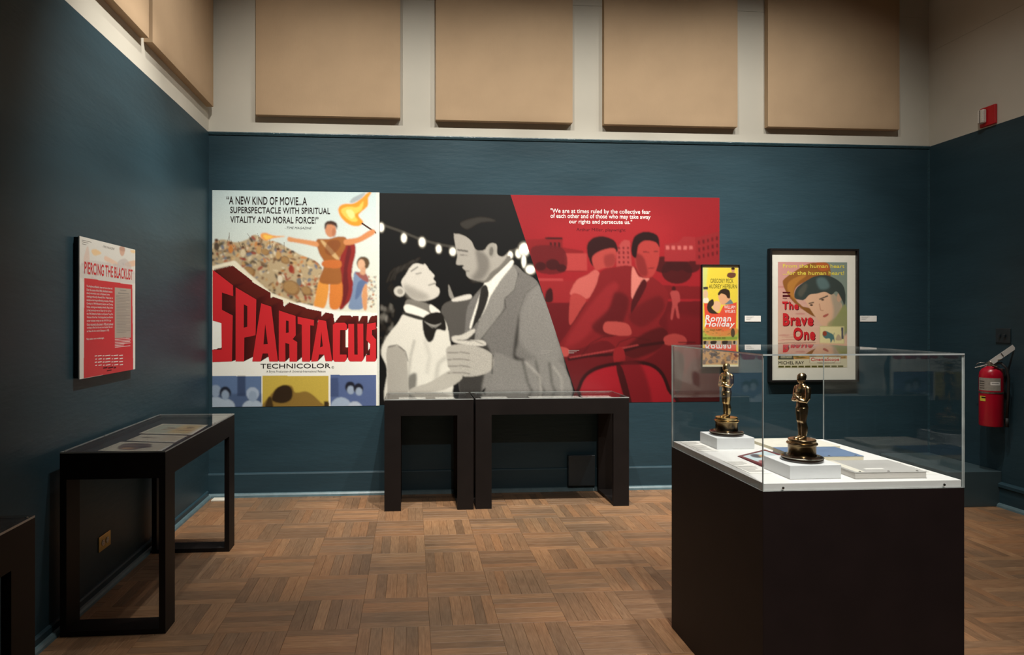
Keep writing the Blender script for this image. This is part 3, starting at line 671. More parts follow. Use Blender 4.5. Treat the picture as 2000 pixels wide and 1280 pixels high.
# man: suit, shirt, tie, neck, head
suit = c.poly(p3((560, 700), (640, 590), (720, 530), (830, 450), (900, 500), (970, 545), (1010, 640), (1060, 780), (1100, 920), (1130, 1030), (1150, 1290), (680, 1290), (660, 1180), (560, 1290), (500, 1150), (540, 850)), (112, 109, 105), .8)
c.poly(p3((880, 700), (990, 560), (1060, 780), (1110, 1000), (1010, 1030), (860, 900)), (132, 129, 124), 6, .8, clip=suit)
c.poly(p3((838, 880), (866, 730), (858, 900), (842, 990), (905, 1022), (850, 1035), (826, 1000)), (50, 48, 45), 2.5, .85, clip=suit)
c.line(p3((866, 730), (905, 620), (985, 560)), 2, (84, 81, 77), 1.5, .6, clip=suit)
c.poly(p3((560, 880), (640, 890), (700, 1000), (690, 1200), (560, 1290), (480, 1200)), (52, 50, 47), 3, .9, clip=suit)
c.poly(p3((700, 990), (850, 1020), (1000, 1010), (1130, 1060), (1150, 1290), (670, 1290)), (128, 125, 120), 2, .9, clip=suit)
for a in ((880, 1010, 980, 1290), (960, 1020, 1050, 1290), (1040, 1030, 1110, 1290)): c.line(p3((a[0], a[1]), ((a[0] + a[2]) / 2 - 20, (a[1] + a[3]) / 2), (a[2], a[3])), 5, (76, 74, 70), 3, .7, clip=suit)
c.line(p3((900, 1030), (980, 1110), (1000, 1290)), 4, (166, 162, 154), 2.5, .7, clip=suit); c.line(p3((1060, 1050), (1110, 1120), (1120, 1290)), 4, (160, 156, 148), 2.5, .6, clip=suit)
c.poly(p3((700, 600), (760, 520), (830, 460), (860, 520), (840, 600), (780, 660), (760, 740), (640, 890), (600, 880)), (138, 135, 129), 1.2, .85, clip=suit)
c.line(p3((865, 500), (840, 600), (780, 655), (785, 710), (640, 892)), 1.4, (52, 50, 47), .6, .9, clip=suit)
c.poly(p3((820, 425), (832, 450), (760, 540), (690, 650), (668, 690), (660, 560), (740, 500)), (226, 222, 210), .8)
c.poly(p3((665, 560), (690, 640), (640, 760), (570, 835), (600, 720)), (224, 220, 208), .8)
c.poly(p3((640, 590), (672, 575), (684, 640), (640, 760), (590, 830), (580, 830), (620, 690)), (48, 46, 44), .8)
c.poly(p3((560, 520), (640, 545), (720, 480), (800, 400), (815, 425), (740, 500), (668, 560)), (112, 108, 101), 1.5)
c.poly(p3((484, 255), (540, 270), (620, 330), (720, 310), (800, 380), (760, 450), (700, 500), (660, 545), (590, 540), (556, 520), (550, 490), (530, 470), (538, 455), (494, 450), (500, 400), (490, 350)), (160, 155, 146), .6)
c.poly(p3((610, 360), (680, 400), (690, 480), (640, 545), (580, 535), (620, 470)), (104, 100, 94), 5, .8)
c.poly(p3((470, 215), (520, 180), (600, 150), (700, 140), (780, 200), (815, 270), (815, 350), (780, 400), (740, 390), (735, 330), (690, 330), (660, 365), (610, 360), (580, 300), (520, 270), (480, 262)), (26, 24, 22), .8)
c.poly(p3((520, 200), (640, 165), (740, 190), (640, 200), (560, 240)), (70, 67, 63), 3, .6)
c.ell(730 + .3282 * 706, 370 + .3282 * 368, 8, 15, (150, 146, 137), .8, 1, .1); c.ell(730 + .3282 * 704, 370 + .3282 * 372, 4, 9, (92, 88, 82), 1.2, .8, .1)
c.line(p3((500, 362), (565, 372)), 3, (48, 45, 42), 1, .85); c.line(p3((515, 392), (560, 396)), 1.6, (70, 66, 62), .8, .8); c.line(p3((535, 487), (572, 490)), 1.6, (84, 80, 75), .8, .8)
# woman: hair, face, neck, blouse, scarf, arms
c.poly(p3((60, 520), (80, 440), (140, 400), (220, 385), (290, 410), (300, 450), (250, 440), (210, 480), (170, 520), (150, 600), (180, 680), (120, 690), (70, 650), (50, 590)), (28, 26, 24), 1.2)
blouse = c.poly(p3((40, 980), (70, 890), (140, 800), (190, 740), (330, 740), (420, 780), (450, 900), (460, 1000), (430, 1290), (80, 1290), (75, 1080)), (214, 210, 198), .8)
c.poly(p3((200, 660), (330, 690), (350, 745), (270, 780), (190, 730)), (120, 116, 108), 1.5)
c.poly(p3((175, 500), (215, 450), (275, 440), (310, 450), (330, 480), (362, 515), (355, 535), (370, 555), (368, 575), (392, 600), (380, 640), (320, 665), (250, 665), (200, 630), (165, 570)), (202, 197, 186), .7)
c.poly(p3((180, 570), (260, 600), (330, 640), (300, 668), (230, 662), (190, 630)), (142, 137, 128), 5, .7)
c.poly(p3((110, 500), (180, 420), (280, 400), (300, 450), (250, 442), (215, 470), (190, 510), (150, 560), (120, 590)), (30, 28, 26), 1)
for q in range(9): c.line(p3((75 + 22 * q, 560 - 20 * q + (q % 3) * 12), (100 + 22 * q, 500 - 11 * q + (q % 2) * 10), (130 + 19 * q, 470 - 7 * q)), 2.2, (84, 80, 75), 2, .5)
for q in range(6): c.line(p3((80 + 8 * q, 600 + 12 * q), (110 + 8 * q, 560 + 16 * q)), 2, (70, 66, 62), 2, .5)
c.ell(730 + .3282 * 152, 370 + .3282 * 612, 11, 10, (196, 191, 180), .8, 1, .5); c.ell(730 + .3282 * 156, 370 + .3282 * 612, 6, 5.5, (140, 135, 126), 1, .8, .5)
c.line(p3((220, 492), (265, 464)), 2.2, (52, 49, 46), .8, .85); c.line(p3((250, 508), (285, 500)), 2, (80, 76, 71), .8, .8); c.line(p3((325, 575), (370, 562)), 2.2, (90, 86, 80), .8, .85)
c.poly(p3((178, 700), (220, 692), (330, 740), (300, 770), (200, 745)), (232, 228, 216), .8); c.poly(p3((340, 690), (395, 735), (350, 745), (330, 715)), (228, 224, 212), .8)
c.poly(p3((178, 735), (290, 765), (300, 785), (185, 755)), (58, 56, 52), .6)
scarf = c.poly(p3((290, 775), (340, 740), (400, 740), (425, 790), (425, 845), (375, 840), (350, 900), (320, 912), (295, 860)), (40, 38, 36), .6)
for k in range(6): c.line(p3((300 + 12 * k, 790 + 8 * k), (350 + 10 * k, 830 - 6 * k)), 1.2, (190, 186, 176), .5, .6, clip=scarf)
c.line(p3((200, 1120), (215, 1000), (240, 900)), 5, (150, 146, 137), 3, .6, clip=blouse); c.line(p3((430, 1000), (380, 1040), (360, 1180)), 6, (150, 146, 137), 4, .6, clip=blouse); c.line(p3((300, 900), (330, 1000), (310, 1100)), 5, (176, 172, 162), 4, .6, clip=blouse)
c.poly(p3((200, 1120), (250, 1100), (240, 1200), (200, 1200)), (70, 67, 62), 2, .8, clip=blouse)
c.poly(p3((75, 950), (130, 935), (180, 965), (195, 1060), (190, 1290), (85, 1290), (75, 1100)), (166, 161, 151), .8); c.line(p3((80, 945), (135, 930), (185, 970), (200, 1030)), 2, (70, 67, 62), 1, .8)
c.poly(p3((210, 1195), (330, 1150), (450, 1080), (500, 1090), (520, 1130), (430, 1190), (330, 1215), (240, 1250)), (176, 171, 160), .9)
# joined hands
c.poly(p3((430, 950), (470, 930), (540, 925), (620, 940), (700, 985), (705, 1060), (660, 1100), (560, 1118), (480, 1100), (440, 1060), (430, 1000)), (172, 167, 157), .8)
for y0 in (965, 1005, 1045, 1085): c.line(p3((435, y0 + 12), (520, y0 + 8), (570, y0 + 16)), 1.8, (92, 88, 82), 1, .8)
c.poly(p3((465, 880), (520, 870), (590, 835), (600, 850), (560, 890), (520, 905), (640, 900), (665, 930), (600, 935), (480, 915)), (196, 191, 180), .8)
c.line(p3((490, 900), (600, 905), (650, 925)), 1.4, (96, 92, 86), .8, .8); c.line(p3((706, 985), (700, 1100)), 2.5, (50, 48, 45), 1, .8)
wv = nrg.normal(0, 1, c.X.shape); wv = np.roll(wv, 1, 0) + wv + np.roll(wv, 1, 1)
c.C *= (1 + .03 * wv * suit)[..., None]
c.C = np.clip((c.C - .012) * 1.06, .004, 1) ; c.grain(.04); c.build('printed_artwork')
B2.bars('fine_print', [(1056, 686 + 2.4 * k, 1078 - 5 * k, .8) for k in range(3)], M['inkgrey'])

c = B3.canvas(440, 420, lambda v: ut + (ub - ut) * v, None)
p4 = T(1000, 370, .336)
c.vgrad((158, 30, 38), (160, 34, 40), 380, 800); c.ell(1190, 460, 130, 60, (176, 40, 46), 50, .8)
# buildings
D = (104, 24, 28); DD = (62, 18, 20)
c.poly(p4((80, 295), (190, 290), (200, 280), (300, 290), (300, 340), (420, 360), (430, 480), (200, 480), (140, 430)), (140, 30, 34), .8, 1, False)
c.rect(1000 + .336 * 200, 370 + .336 * 282, 1000 + .336 * 300, 370 + .336 * 292, DD, .5); c.rect(1000 + .336 * 310, 370 + .336 * 375, 1000 + .336 * 440, 370 + .336 * 475, (186, 66, 64), .8)
for k in range(3): c.rect(1000 + .336 * (225 + 24 * k), 370 + .336 * 310, 1000 + .336 * (238 + 24 * k), 370 + .336 * 348, DD, .4)
c.poly(p4((120, 340), (300, 345), (310, 480), (150, 480)), D, 1.5, .9)
for x, y, r in ((170, 450, 32), (240, 440, 40), (290, 460, 30), (880, 440, 60), (960, 430, 60), (1040, 440, 60), (960, 480, 90)): c.ell(1000 + .336 * x, 370 + .336 * y, .336 * r, .336 * r * .8, DD, 2, .9)
c.poly(p4((640, 310), (660, 295), (690, 300), (700, 460), (610, 460), (610, 360)), (186, 74, 72), .8, 1, False)
for k in range(3):
    for j in range(4): c.rect(1000 + .336 * (622 + 26 * k), 370 + .336 * (335 + 28 * j), 1000 + .336 * (632 + 26 * k), 370 + .336 * (350 + 28 * j), (120, 30, 34), .4)
c.poly(p4((890, 320), (970, 310), (1000, 275), (1070, 280), (1080, 420), (890, 420)), (160, 44, 48), .8, 1, False)
for k in range(5): c.rect(1000 + .336 * (898 + 34 * k), 370 + .336 * 330, 1000 + .336 * (918 + 34 * k), 370 + .336 * 352, (206, 104, 100), .5)
c.poly(p4((1070, 285), (1215, 245), (1215, 440), (1070, 440)), (150, 38, 42), .8, 1, False)
for k in range(5):
    for j in range(3): c.rect(1000 + .336 * (1085 + 26 * k), 370 + .336 * (300 + 42 * j - 6 * k), 1000 + .336 * (1096 + 26 * k), 370 + .336 * (322 + 42 * j - 6 * k), D, .4)
# wall, road
c.poly(p4((130, 530), (440, 535), (440, 660), (180, 660)), (156, 38, 42), .8, 1, False); c.poly(p4((880, 560), (1215, 570), (1215, 640), (880, 640)), (120, 26, 30), 2, .9, False)
c.poly(p4((200, 600), (225, 575), (238, 600), (235, 655), (195, 655)), DD, .8)
c.poly(p4((150, 520), (300, 520), (300, 535), (150, 535)), (190, 70, 70), .8, .8, False)
c.poly(p4((180, 662), (1215, 650), (1215, 1250), (330, 1250)), (104, 22, 27), 1.5, .95, False); c.poly(p4((900, 720), (1215, 760), (1215, 900), (900, 900)), (124, 26, 32), 8, .8, False)
c.poly(p4((1040, 990), (1215, 940), (1215, 1250), (900, 1250)), (78, 20, 22), 8, .8, False)
# passer-by
c.ell(1000 + .336 * 940, 370 + .336 * 580, 4, 5, (70, 18, 20), .6); c.poly(p4((920, 600), (965, 595), (975, 650), (960, 670), (970, 745), (955, 745), (945, 690), (930, 755), (918, 750), (930, 660)), (176, 70, 68), .6)
# rider behind: hair, face, blouse
c.poly(p4((440, 340), (470, 290), (530, 275), (600, 300), (620, 360), (590, 370), (500, 400), (490, 450), (460, 430)), (50, 16, 18), .8)
c.poly(p4((470, 400), (520, 360), (600, 345), (608, 400), (590, 450), (540, 460), (490, 470)), (186, 72, 66), .8); c.poly(p4((540, 390), (600, 380), (600, 440), (550, 455)), (128, 36, 38), 3, .6)
c.poly(p4((340, 600), (380, 530), (440, 500), (490, 470), (520, 520), (480, 600), (430, 640), (350, 620)), (204, 100, 92), .8); c.poly(p4((350, 610), (430, 640), (400, 700), (340, 790), (330, 740)), (180, 66, 62), 1)
# rider in front: suit, shirt, tie, head
suit = c.poly(p4((520, 480), (600, 455), (700, 450), (830, 520), (905, 600), (890, 700), (850, 780), (900, 830), (880, 900), (760, 990), (640, 960), (540, 880), (380, 930), (270, 925), (330, 820), (430, 670), (490, 560)), (132, 30, 34), .8)
c.poly(p4((560, 560), (620, 560), (560, 700), (480, 800), (400, 880), (300, 910), (420, 720)), (158, 42, 46), 5, .7, clip=suit)
c.poly(p4((600, 600), (680, 640), (640, 780), (560, 860), (460, 800), (560, 700)), (88, 20, 24), 5, .8, clip=suit); c.poly(p4((700, 700), (850, 620), (880, 700), (760, 800), (680, 760)), (98, 22, 26), 5, .7, clip=suit)
c.poly(p4((760, 840), (900, 800), (900, 900), (700, 990), (620, 960)), (72, 18, 20), 4, .8, clip=suit)
c.poly(p4((705, 450), (740, 510), (800, 520), (760, 560), (700, 640), (695, 540)), (222, 128, 116), .8); c.poly(p4((755, 535), (778, 530), (780, 570), (720, 680), (690, 720), (700, 640)), (78, 18, 22), .8)
c.poly(p4((720, 330), (790, 290), (855, 310), (860, 380), (850, 440), (820, 505), (770, 515), (730, 470), (715, 400)), (180, 62, 58), .8); c.poly(p4((720, 380), (770, 400), (790, 500), (740, 490)), (116, 30, 32), 4, .7)
c.poly(p4((700, 330), (720, 275), (780, 248), (850, 270), (862, 340), (840, 310), (780, 300), (740, 330), (725, 400), (700, 380)), (40, 14, 16), .8)
c.line(p4((765, 365), (800, 368)), 1.8, (60, 16, 18), .7, .8); c.line(p4((825, 365), (852, 362)), 1.8, (60, 16, 18), .7, .8); c.line(p4((795, 462), (830, 458)), 1.8, (90, 22, 24), .7, .8)
c.poly(p4((530, 790), (560, 770), (660, 780), (690, 820), (680, 850), (600, 850), (535, 830)), (186, 76, 70), .8); c.poly(p4((880, 860), (940, 840), (1000, 860), (1000, 900), (890, 905)), (176, 66, 62), .8); c.poly(p4((270, 920), (325, 930), (320, 970), (285, 970)), (196, 84, 78), .8)
# machine front: bars and rounded apron
c.line(p4((320, 990), (440, 970), (580, 960), (740, 910), (880, 890)), 6, (60, 16, 18), 1); c.line(p4((330, 980), (560, 940), (730, 905)), 2.2, (190, 70, 70), 1, .9); c.line(p4((960, 890), (1060, 890)), 2, (60, 16, 18), .8)
c.line(p4((400, 970), (450, 900), (520, 860), (600, 850)), 1.2, (70, 18, 20), .6); c.line(p4((580, 960), (620, 890), (700, 860), (800, 880)), 1.2, (70, 18, 20), .6)
c.poly(p4((590, 930), (640, 925), (650, 1010), (590, 1010)), (150, 34, 38), 1)
c.poly(p4((360, 1260), (370, 1160), (430, 1060), (560, 1010), (760, 1000), (860, 1050), (910, 1160), (925, 1260)), (52, 15, 17), 1)
c.poly(p4((378, 1260), (390, 1165), (440, 1080), (560, 1032), (750, 1020), (845, 1065), (890, 1165), (905, 1260)), (172, 30, 42), 1); c.poly(p4((620, 1020), (740, 1015), (800, 1260), (660, 1260)), (106, 22, 28), 8, .7)
c.poly(p4((600, 1040), (635, 1040), (690, 1260), (660, 1260)), (58, 16, 18), 1.5, .9)
c.poly(p4((920, 950), (985, 960), (990, 1040), (960, 1180), (930, 1150)), (56, 16, 18), 4, .9)
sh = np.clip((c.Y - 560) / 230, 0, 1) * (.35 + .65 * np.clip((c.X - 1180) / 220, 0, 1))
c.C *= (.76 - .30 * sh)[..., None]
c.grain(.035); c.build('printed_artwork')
WT = M['inkwhite']
B3.text('"We are at times ruled by the collective fear', 1078, 407.5, 1273, 419, WT, .01)
B3.text('of each other and of those who may take away', 1078, 417.5, 1273, 429, WT, .01)
B3.text('our rights and persecute us."', 1114, 429, 1237, 439.5, WT, .01)
B3.text('Arthur Miller, playwright', 1128, 446, 1224, 454, M['inkdred'], .004)
B3.bars('fine_print', [(1109, 685 + 2.4 * k, 1130 - 5 * k, .8) for k in range(3)], M['inkgrey'])

# ------------------------------------------------------------------ framed posters and wall labels
def framed(name, label, x0, x1, z0, z1, depth, fw, mw):
    r = empty(name, ((x0 + x1) / 2, YB, z0), label, 'framed poster')
    box('backing', x0 + 0.004, x1 - 0.004, YB - depth * 0.5, YB - 0.003, z0 + 0.004, z1 - 0.004, M['mat'], r)
    for (a, b, c_, d) in ((x0, x1, z1 - fw, z1), (x0, x1, z0, z0 + fw), (x0, x0 + fw, z0 + fw, z1 - fw), (x1 - fw, x1, z0 + fw, z1 - fw)):
        box('frame_rail', a, b, YB - depth, YB - 0.003, c_, d, M['frame'], r, bev=0.0015)
    bm = bmesh.new(); y = YB - depth * 0.72
    bm_box(bm, x0 + fw, x1 - fw, y - 0.002, y, z0 + fw, z1 - fw)
    link('glazing', to_mesh(bm), M['glaze'], r)
    return r, YB - depth * 0.5
# narrow yellow poster
r, yp = framed('narrow_framed_poster', 'narrow tall yellow and red film poster in thin black frame', XL + 4.247, XL + 4.594, 1.065, 1.975, 0.03, 0.007, 0)
x0, x1, z0, z1 = XL + 4.254, XL + 4.587, 1.072, 1.968
B = Board([(1373, 519.5), (1443, 520.5), (1441, 717), (1372, 717)], (x0, yp - 0.0008, z1), (x1 - x0, 0, 0), (0, 0, z0 - z1), (0, -1, 0), r)
n1 = T(1360, 510, .1718)
c = B.canvas(190, 500); c.fill((226, 214, 186)); c.px = .37
c.poly(n1((90, 78), (478, 85), (465, 1185), (75, 1180)), (232, 206, 70), .3, 1, False)
c.poly(n1((90, 78), (140, 80), (120, 300), (140, 480), (80, 480)), (206, 214, 130), 3, .9, False)
c.poly(n1((95, 488), (140, 490), (200, 600), (270, 600), (310, 520), (460, 480), (445, 850), (290, 860), (110, 770)), (226, 84, 62), .4, 1, False)
c.poly(n1((85, 790), (180, 780), (300, 810), (460, 780), (460, 900), (78, 900)), (160, 176, 84), 2, .85); c.poly(n1((80, 870), (464, 870), (464, 905), (80, 905)), (120, 150, 66), 1, .8, False)
c.poly(n1((110, 770), (440, 770), (430, 855), (160, 860)), (222, 120, 72), 2, .7)
# generic kissing couple, side figure, small figure
c.poly(n1((88, 480), (95, 430), (140, 430), (145, 480)), (236, 226, 206), .5); c.ell(1379.5, 576, 4.6, 8, (222, 186, 150), .3); c.rect(1375, 562, 1384, 567, (70, 66, 60), .3)
c.poly(n1((365, 150), (400, 140), (450, 150), (445, 190), (400, 205), (355, 185)), (108, 66, 50), .4); c.ell(1432.5, 529.5, 3.4, 4.6, (206, 150, 110), .2); c.ell(1432.5, 526.5, 3.6, 2.5, (40, 28, 22), .2)
c.poly(n1((320, 500), (380, 445), (420, 490), (400, 500)), (112, 128, 136), .5); c.poly(n1((255, 400), (300, 380), (370, 400), (390, 440), (340, 490), (300, 510), (270, 470)), (224, 168, 126), .4)
c.poly(n1((250, 385), (280, 340), (330, 325), (380, 350), (385, 430), (355, 430), (340, 400), (290, 380), (265, 400)), (56, 42, 32), .4)
c.poly(n1((190, 500), (230, 465), (280, 490), (270, 560), (240, 590), (200, 560)), (230, 184, 146), .4); c.poly(n1((130, 520), (150, 470), (195, 445), (205, 500), (180, 540), (230, 590), (250, 610), (170, 605), (135, 570)), (58, 46, 36), .4)
for k in range(30): c.ell(rnd.uniform(1375, 1430), rnd.uniform(644, 657), rnd.uniform(.8, 2), rnd.uniform(.5, 1.2), rnd.choice([(120, 110, 60), (90, 100, 50), (200, 150, 90)]), .3, .7)
c.ell(1431, 652, 4, 9, (84, 70, 54), .8)
# photo strip
c.poly(n1((78, 910), (464, 910), (464, 1180), (74, 1180)), (196, 150, 104), .3, 1, False)
for x, w in ((82, 60), (160, 120), (290, 110), (410, 52)): c.poly(n1((x, 918), (x + w, 918), (x + w, 975), (x, 975)), rnd.choice([(150, 140, 128), (120, 108, 96), (176, 166, 150)]), .3, 1, False); c.poly(n1((x + 8, 920), (x + w * .6, 918), (x + w * .5, 950), (x + 10, 950)), (56, 46, 42), .8)
c.poly(n1((140, 968), (450, 968), (450, 1005), (140, 1005)), (222, 88, 66), .4, 1, False)
for k in range(70): c.ell(rnd.uniform(1376, 1438), rnd.uniform(684, 710), rnd.uniform(1.5, 5), rnd.uniform(1, 4), rnd.choice([(110, 96, 92), (70, 60, 58), (150, 128, 116), (196, 150, 104), (90, 84, 92)]), .5, .8)
c.grain(.03); c.build('printed_poster')
B.text('GREGORY PECK', 1389, 546, 1433, 554.5, M['inkolive'], .006); B.text('AUDREY HEPBURN', 1386, 557, 1439.5, 565, M['inkolive'], .006)
B.text("WILLIAM", 1415, 598.5, 1436, 605, WT, .01); B.text("WYLER'S", 1416, 607, 1436, 613.5, WT, .01)
B.word('Roman', 1378.5, 617, 1428, 630, WT, .035, .15); B.word('Holiday', 1377, 629, 1435, 643.5, WT, .035, .2)
B.text('EDDIE ALBERT', 1388, 644, 1411, 647.5, M['inkolive'], .006)
B.bars('fine_print', [(1374 + 9 * k, 661, 1381 + 9 * k, 1.6) for k in range(5)], M['inkolive'])
B.text('Roman', 1387, 678, 1409, 682.5, WT, .03); B.text('Holiday', 1411, 678.5, 1434, 683, WT, .03)
# large matted poster
r, yp = framed('matted_framed_poster', 'large pink film poster with white mount in black frame', XL + 4.86, XL + 5.685, 0.933, 2.12, 0.055, 0.018, 0)
x0, x1, z0, z1 = XL + 4.878, XL + 5.667, 0.951, 2.102
F0 = [(1514, 491.5), (1672, 492), (1667, 745.5), (1511, 745.5)]
FB = Board(F0, (x0, yp - 0.0002, z1), (x1 - x0, 0, 0), (0, 0, z0 - z1), (0, -1, 0), r)
pq = [(1527, 514), (1656, 514), (1653, 722), (1525, 722)]
a = FB.P(*pq[0]); b = FB.P(*pq[1]); d = FB.P(*pq[3])
pw, ph = b.x - a.x, a.z - d.z
B = Board(pq, (a.x, yp - 0.0008, a.z), (pw, 0, 0), (0, 0, -ph), (0, -1, 0), r)
k5 = T(1500, 480, .10936); k6 = T(1500, 600, .125)
c = B.canvas(280, 450); c.px = .46; c.vgrad((206, 146, 140), (222, 186, 160), 514, 680)
for _ in range(26): c.ell(rnd.uniform(1525, 1600), rnd.uniform(520, 680), rnd.uniform(8, 26), rnd.uniform(.8, 2.2), rnd.choice([(190, 110, 106), (226, 190, 170), (214, 150, 140)]), 1.2, .5)
c.poly(k5((1050, 315), (1430, 315), (1430, 1500), (1250, 1600), (1100, 1300)), (116, 140, 128), 4, .9)
# generic head with wide straw hat
c.poly(k5((325, 690), (350, 620), (500, 500), (740, 350), (900, 320), (1100, 340), (1120, 600), (800, 640), (560, 760), (520, 950), (640, 1100), (870, 1290), (700, 1200), (480, 1010), (370, 830)), (150, 96, 46), .8)
c.poly(k5((400, 780), (440, 660), (620, 560), (720, 560), (560, 700), (510, 860), (560, 1000), (460, 930)), (190, 130, 60), 2, .8); c.poly(k5((900, 330), (1100, 340), (1100, 450), (960, 460)), (190, 96, 52), 2, .8)
c.poly(k6((560, 20), (720, 60), (790, 180), (700, 150), (620, 90)), (140, 92, 44), .8)
c.poly(k5((700, 960), (860, 850), (1060, 820), (1200, 900), (1280, 1000), (1330, 1120), (1250, 1300), (1140, 1480), (1040, 1500), (940, 1400), (840, 1250), (740, 1080)), (222, 178, 146), .8)
c.poly(k5((1140, 880), (1300, 950), (1330, 1120), (1240, 1300), (1140, 1480), (1180, 1200)), (150, 150, 132), 5, .7); c.ell(1641, 582, 5, 11, (200, 160, 132), 1, .9, .2)
c.poly(k5((520, 950), (560, 780), (740, 640), (900, 560), (1120, 560), (1330, 700), (1390, 900), (1370, 1100), (1330, 1000), (1240, 840), (1150, 900), (1040, 850), (900, 880), (780, 900), (700, 980), (640, 1000)), (62, 70, 66), 1)
c.poly(k5((900, 620), (1040, 600), (1120, 760), (960, 800)), (104, 128, 128), 4, .7); c.poly(k5((580, 860), (700, 700), (740, 760), (640, 940)), (100, 96, 84), 3, .6)
c.line(k5((760, 1060), (850, 1040)), 2.4, (52, 46, 42), .6, .9); c.line(k5((940, 985), (1090, 920)), 2.6, (52, 56, 52), .6, .9); c.ell(1588, 599, 3, 1.8, (70, 52, 44), .4); c.ell(1609, 588.5, 3, 1.6, (70, 52, 44), .4)
c.line(k5((940, 1060), (960, 1180), (1010, 1190)), 1.6, (180, 126, 98), .8, .8); c.poly(k5((1000, 1280), (1090, 1240), (1080, 1280), (1020, 1310)), (176, 92, 80), .5)
c.poly(k5((1250, 1250), (1390, 1080), (1410, 1500), (1150, 1600), (1130, 1500)), (150, 152, 96), 2, .9)
c.poly(k6((960, 260), (1230, 150), (1230, 420), (980, 400)), (150, 152, 104), 4, .8)
# inset with generic animal
c.poly(k6((822, 322), (1190, 326), (1188, 618), (820, 610)), (196, 188, 132), .3, 1, False); c.poly(k6((830, 335), (1180, 338), (1178, 600), (828, 598)), (226, 214, 160), .6, 1, False)
c.poly(k6((870, 440), (900, 400), (960, 420), (1030, 470), (1040, 580), (1020, 530), (985, 590), (970, 520), (910, 520), (870, 480)), (84, 120, 120), .6); c.ell(1612, 655, 4, 5, (150, 70, 50), .6); c.line(k6((1030, 470), (1040, 430)), 1, (96, 120, 116), .3); c.rect(1643, 643, 1647, 666, (84, 84, 96), .6); c.poly(k6((1060, 540), (1100, 450), (1150, 540)), (176, 150, 130), 1.2, .8)
# landscape, footer
c.poly(k6((195, 595), (400, 590), (700, 580), (1230, 605), (1225, 720), (195, 720)), (222, 176, 152), 1.5, .8, False); c.line(k6((200, 598), (380, 585), (520, 590), (760, 580)), 1.4, (128, 90, 84), .5, .7)
c.poly(k6((195, 735), (500, 730), (1222, 725), (1222, 838), (195, 845)), (196, 150, 84), 1, 1, False)
for _ in range(60): c.ell(rnd.uniform(1526, 1652), rnd.uniform(692, 704), rnd.uniform(2, 7), rnd.uniform(.6, 1.6), rnd.choice([(120, 110, 54), (150, 90, 50), (216, 186, 120), (96, 92, 46)]), .6, .7)
c.poly(k6((190, 842), (1225, 838), (1225, 985), (190, 985)), (214, 204, 172), .3, 1, False)
c.poly(k6((235, 738), (410, 738), (435, 845), (200, 845)), (58, 66, 56), .3, 1, False)
for y0, y1, xx0, xx1 in ((745, 780, 260, 390), (790, 825, 245, 405)): c.poly(k6((xx0, y0), (xx1, y0), (xx1, y1), (xx0, y1)), (200, 192, 160), .3, 1, False)
c.poly(k6((668, 805), (1128, 808), (1126, 905), (668, 902)), (226, 216, 190), .2, 1, False); c.line(k6((668, 805), (1128, 808), (1126, 905), (668, 902), (668, 805)), .8, (150, 120, 100), .2)
c.grain(.03); c.build('printed_poster')
def shadowed(body, x0, yt, x1, yb, bold=.055):
    B.word(body, x0 + 1.3, yt + 1.1, x1 + 1.3, yb + 1.1, M['inkdred'], bold, 0, .0010); B.word(body, x0, yt, x1, yb, M['inkred'], bold, 0, .0014)
shadowed('The', 1534, 592, 1564, 608); shadowed('Brave', 1535, 615, 1591, 640); shadowed('One', 1554, 643, 1594, 668)
B.text('From the human heart', 1536, 518, 1651, 525.5, M['inkyellow'], .025); B.text('...for the human heart!', 1536, 531.5, 1650, 539.5, M['inkyellow'], .025)
B.bars('fine_print', [(1535, 573, 1549, 3), (1535, 579, 1549, 4), (1535, 585, 1543, 1.2)] + [(1534 + 14 * k, 677, 1545 + 14 * k, 5) for k in range(4)] , M['inkdred'])
B.text('GENERAL', 1533, 694, 1548, 697, M['ink'], .01); B.text('EXHIBITION', 1531.5, 699.5, 1550, 702.5, M['ink'], .01)
B.text('MICHEL RAY', 1526, 709, 1573, 715.3, M['ink'], .02); B.text('CinemaScope', 1586, 702.5, 1638.5, 711, M['inkred'], .02)
B.text('TECHNICOLOR', 1597, 711.5, 1630, 713.8, M['ink'], 0)
B.bars('fine_print', [(1526 + 12.2 * k, 718, 1536 + 12.2 * k, 3.2) for k in range(10)], M['inkolive'])
for (u0, u1, lb) in ((4.652, 4.799, 'small white caption label beside the narrow yellow poster'), (5.729, 5.885, 'small white caption label right of the large pink poster')):
    r = empty('wall_label', (XL + (u0 + u1) / 2, YB, 1.470), lb, 'label', 'small white wall labels')
    box('card', XL + u0, XL + u1, YB - 0.005, YB, 1.470, 1.523, M['paper'], r, bev=0.0006)
    LB = Board([(0, 0), (150, 0), (150, 53), (0, 53)], (XL + u0, YB - 0.005, 1.523), (u1 - u0, 0, 0), (0, 0, -0.053), (0, -1, 0), r)
    LB.bars('fine_print', [(12, 10, 85, 2.2), (12, 17, 70, 2.2), (12, 27, 60, 2.2), (12, 34, 48, 2.2)], M['inkgrey'], 0.0004)

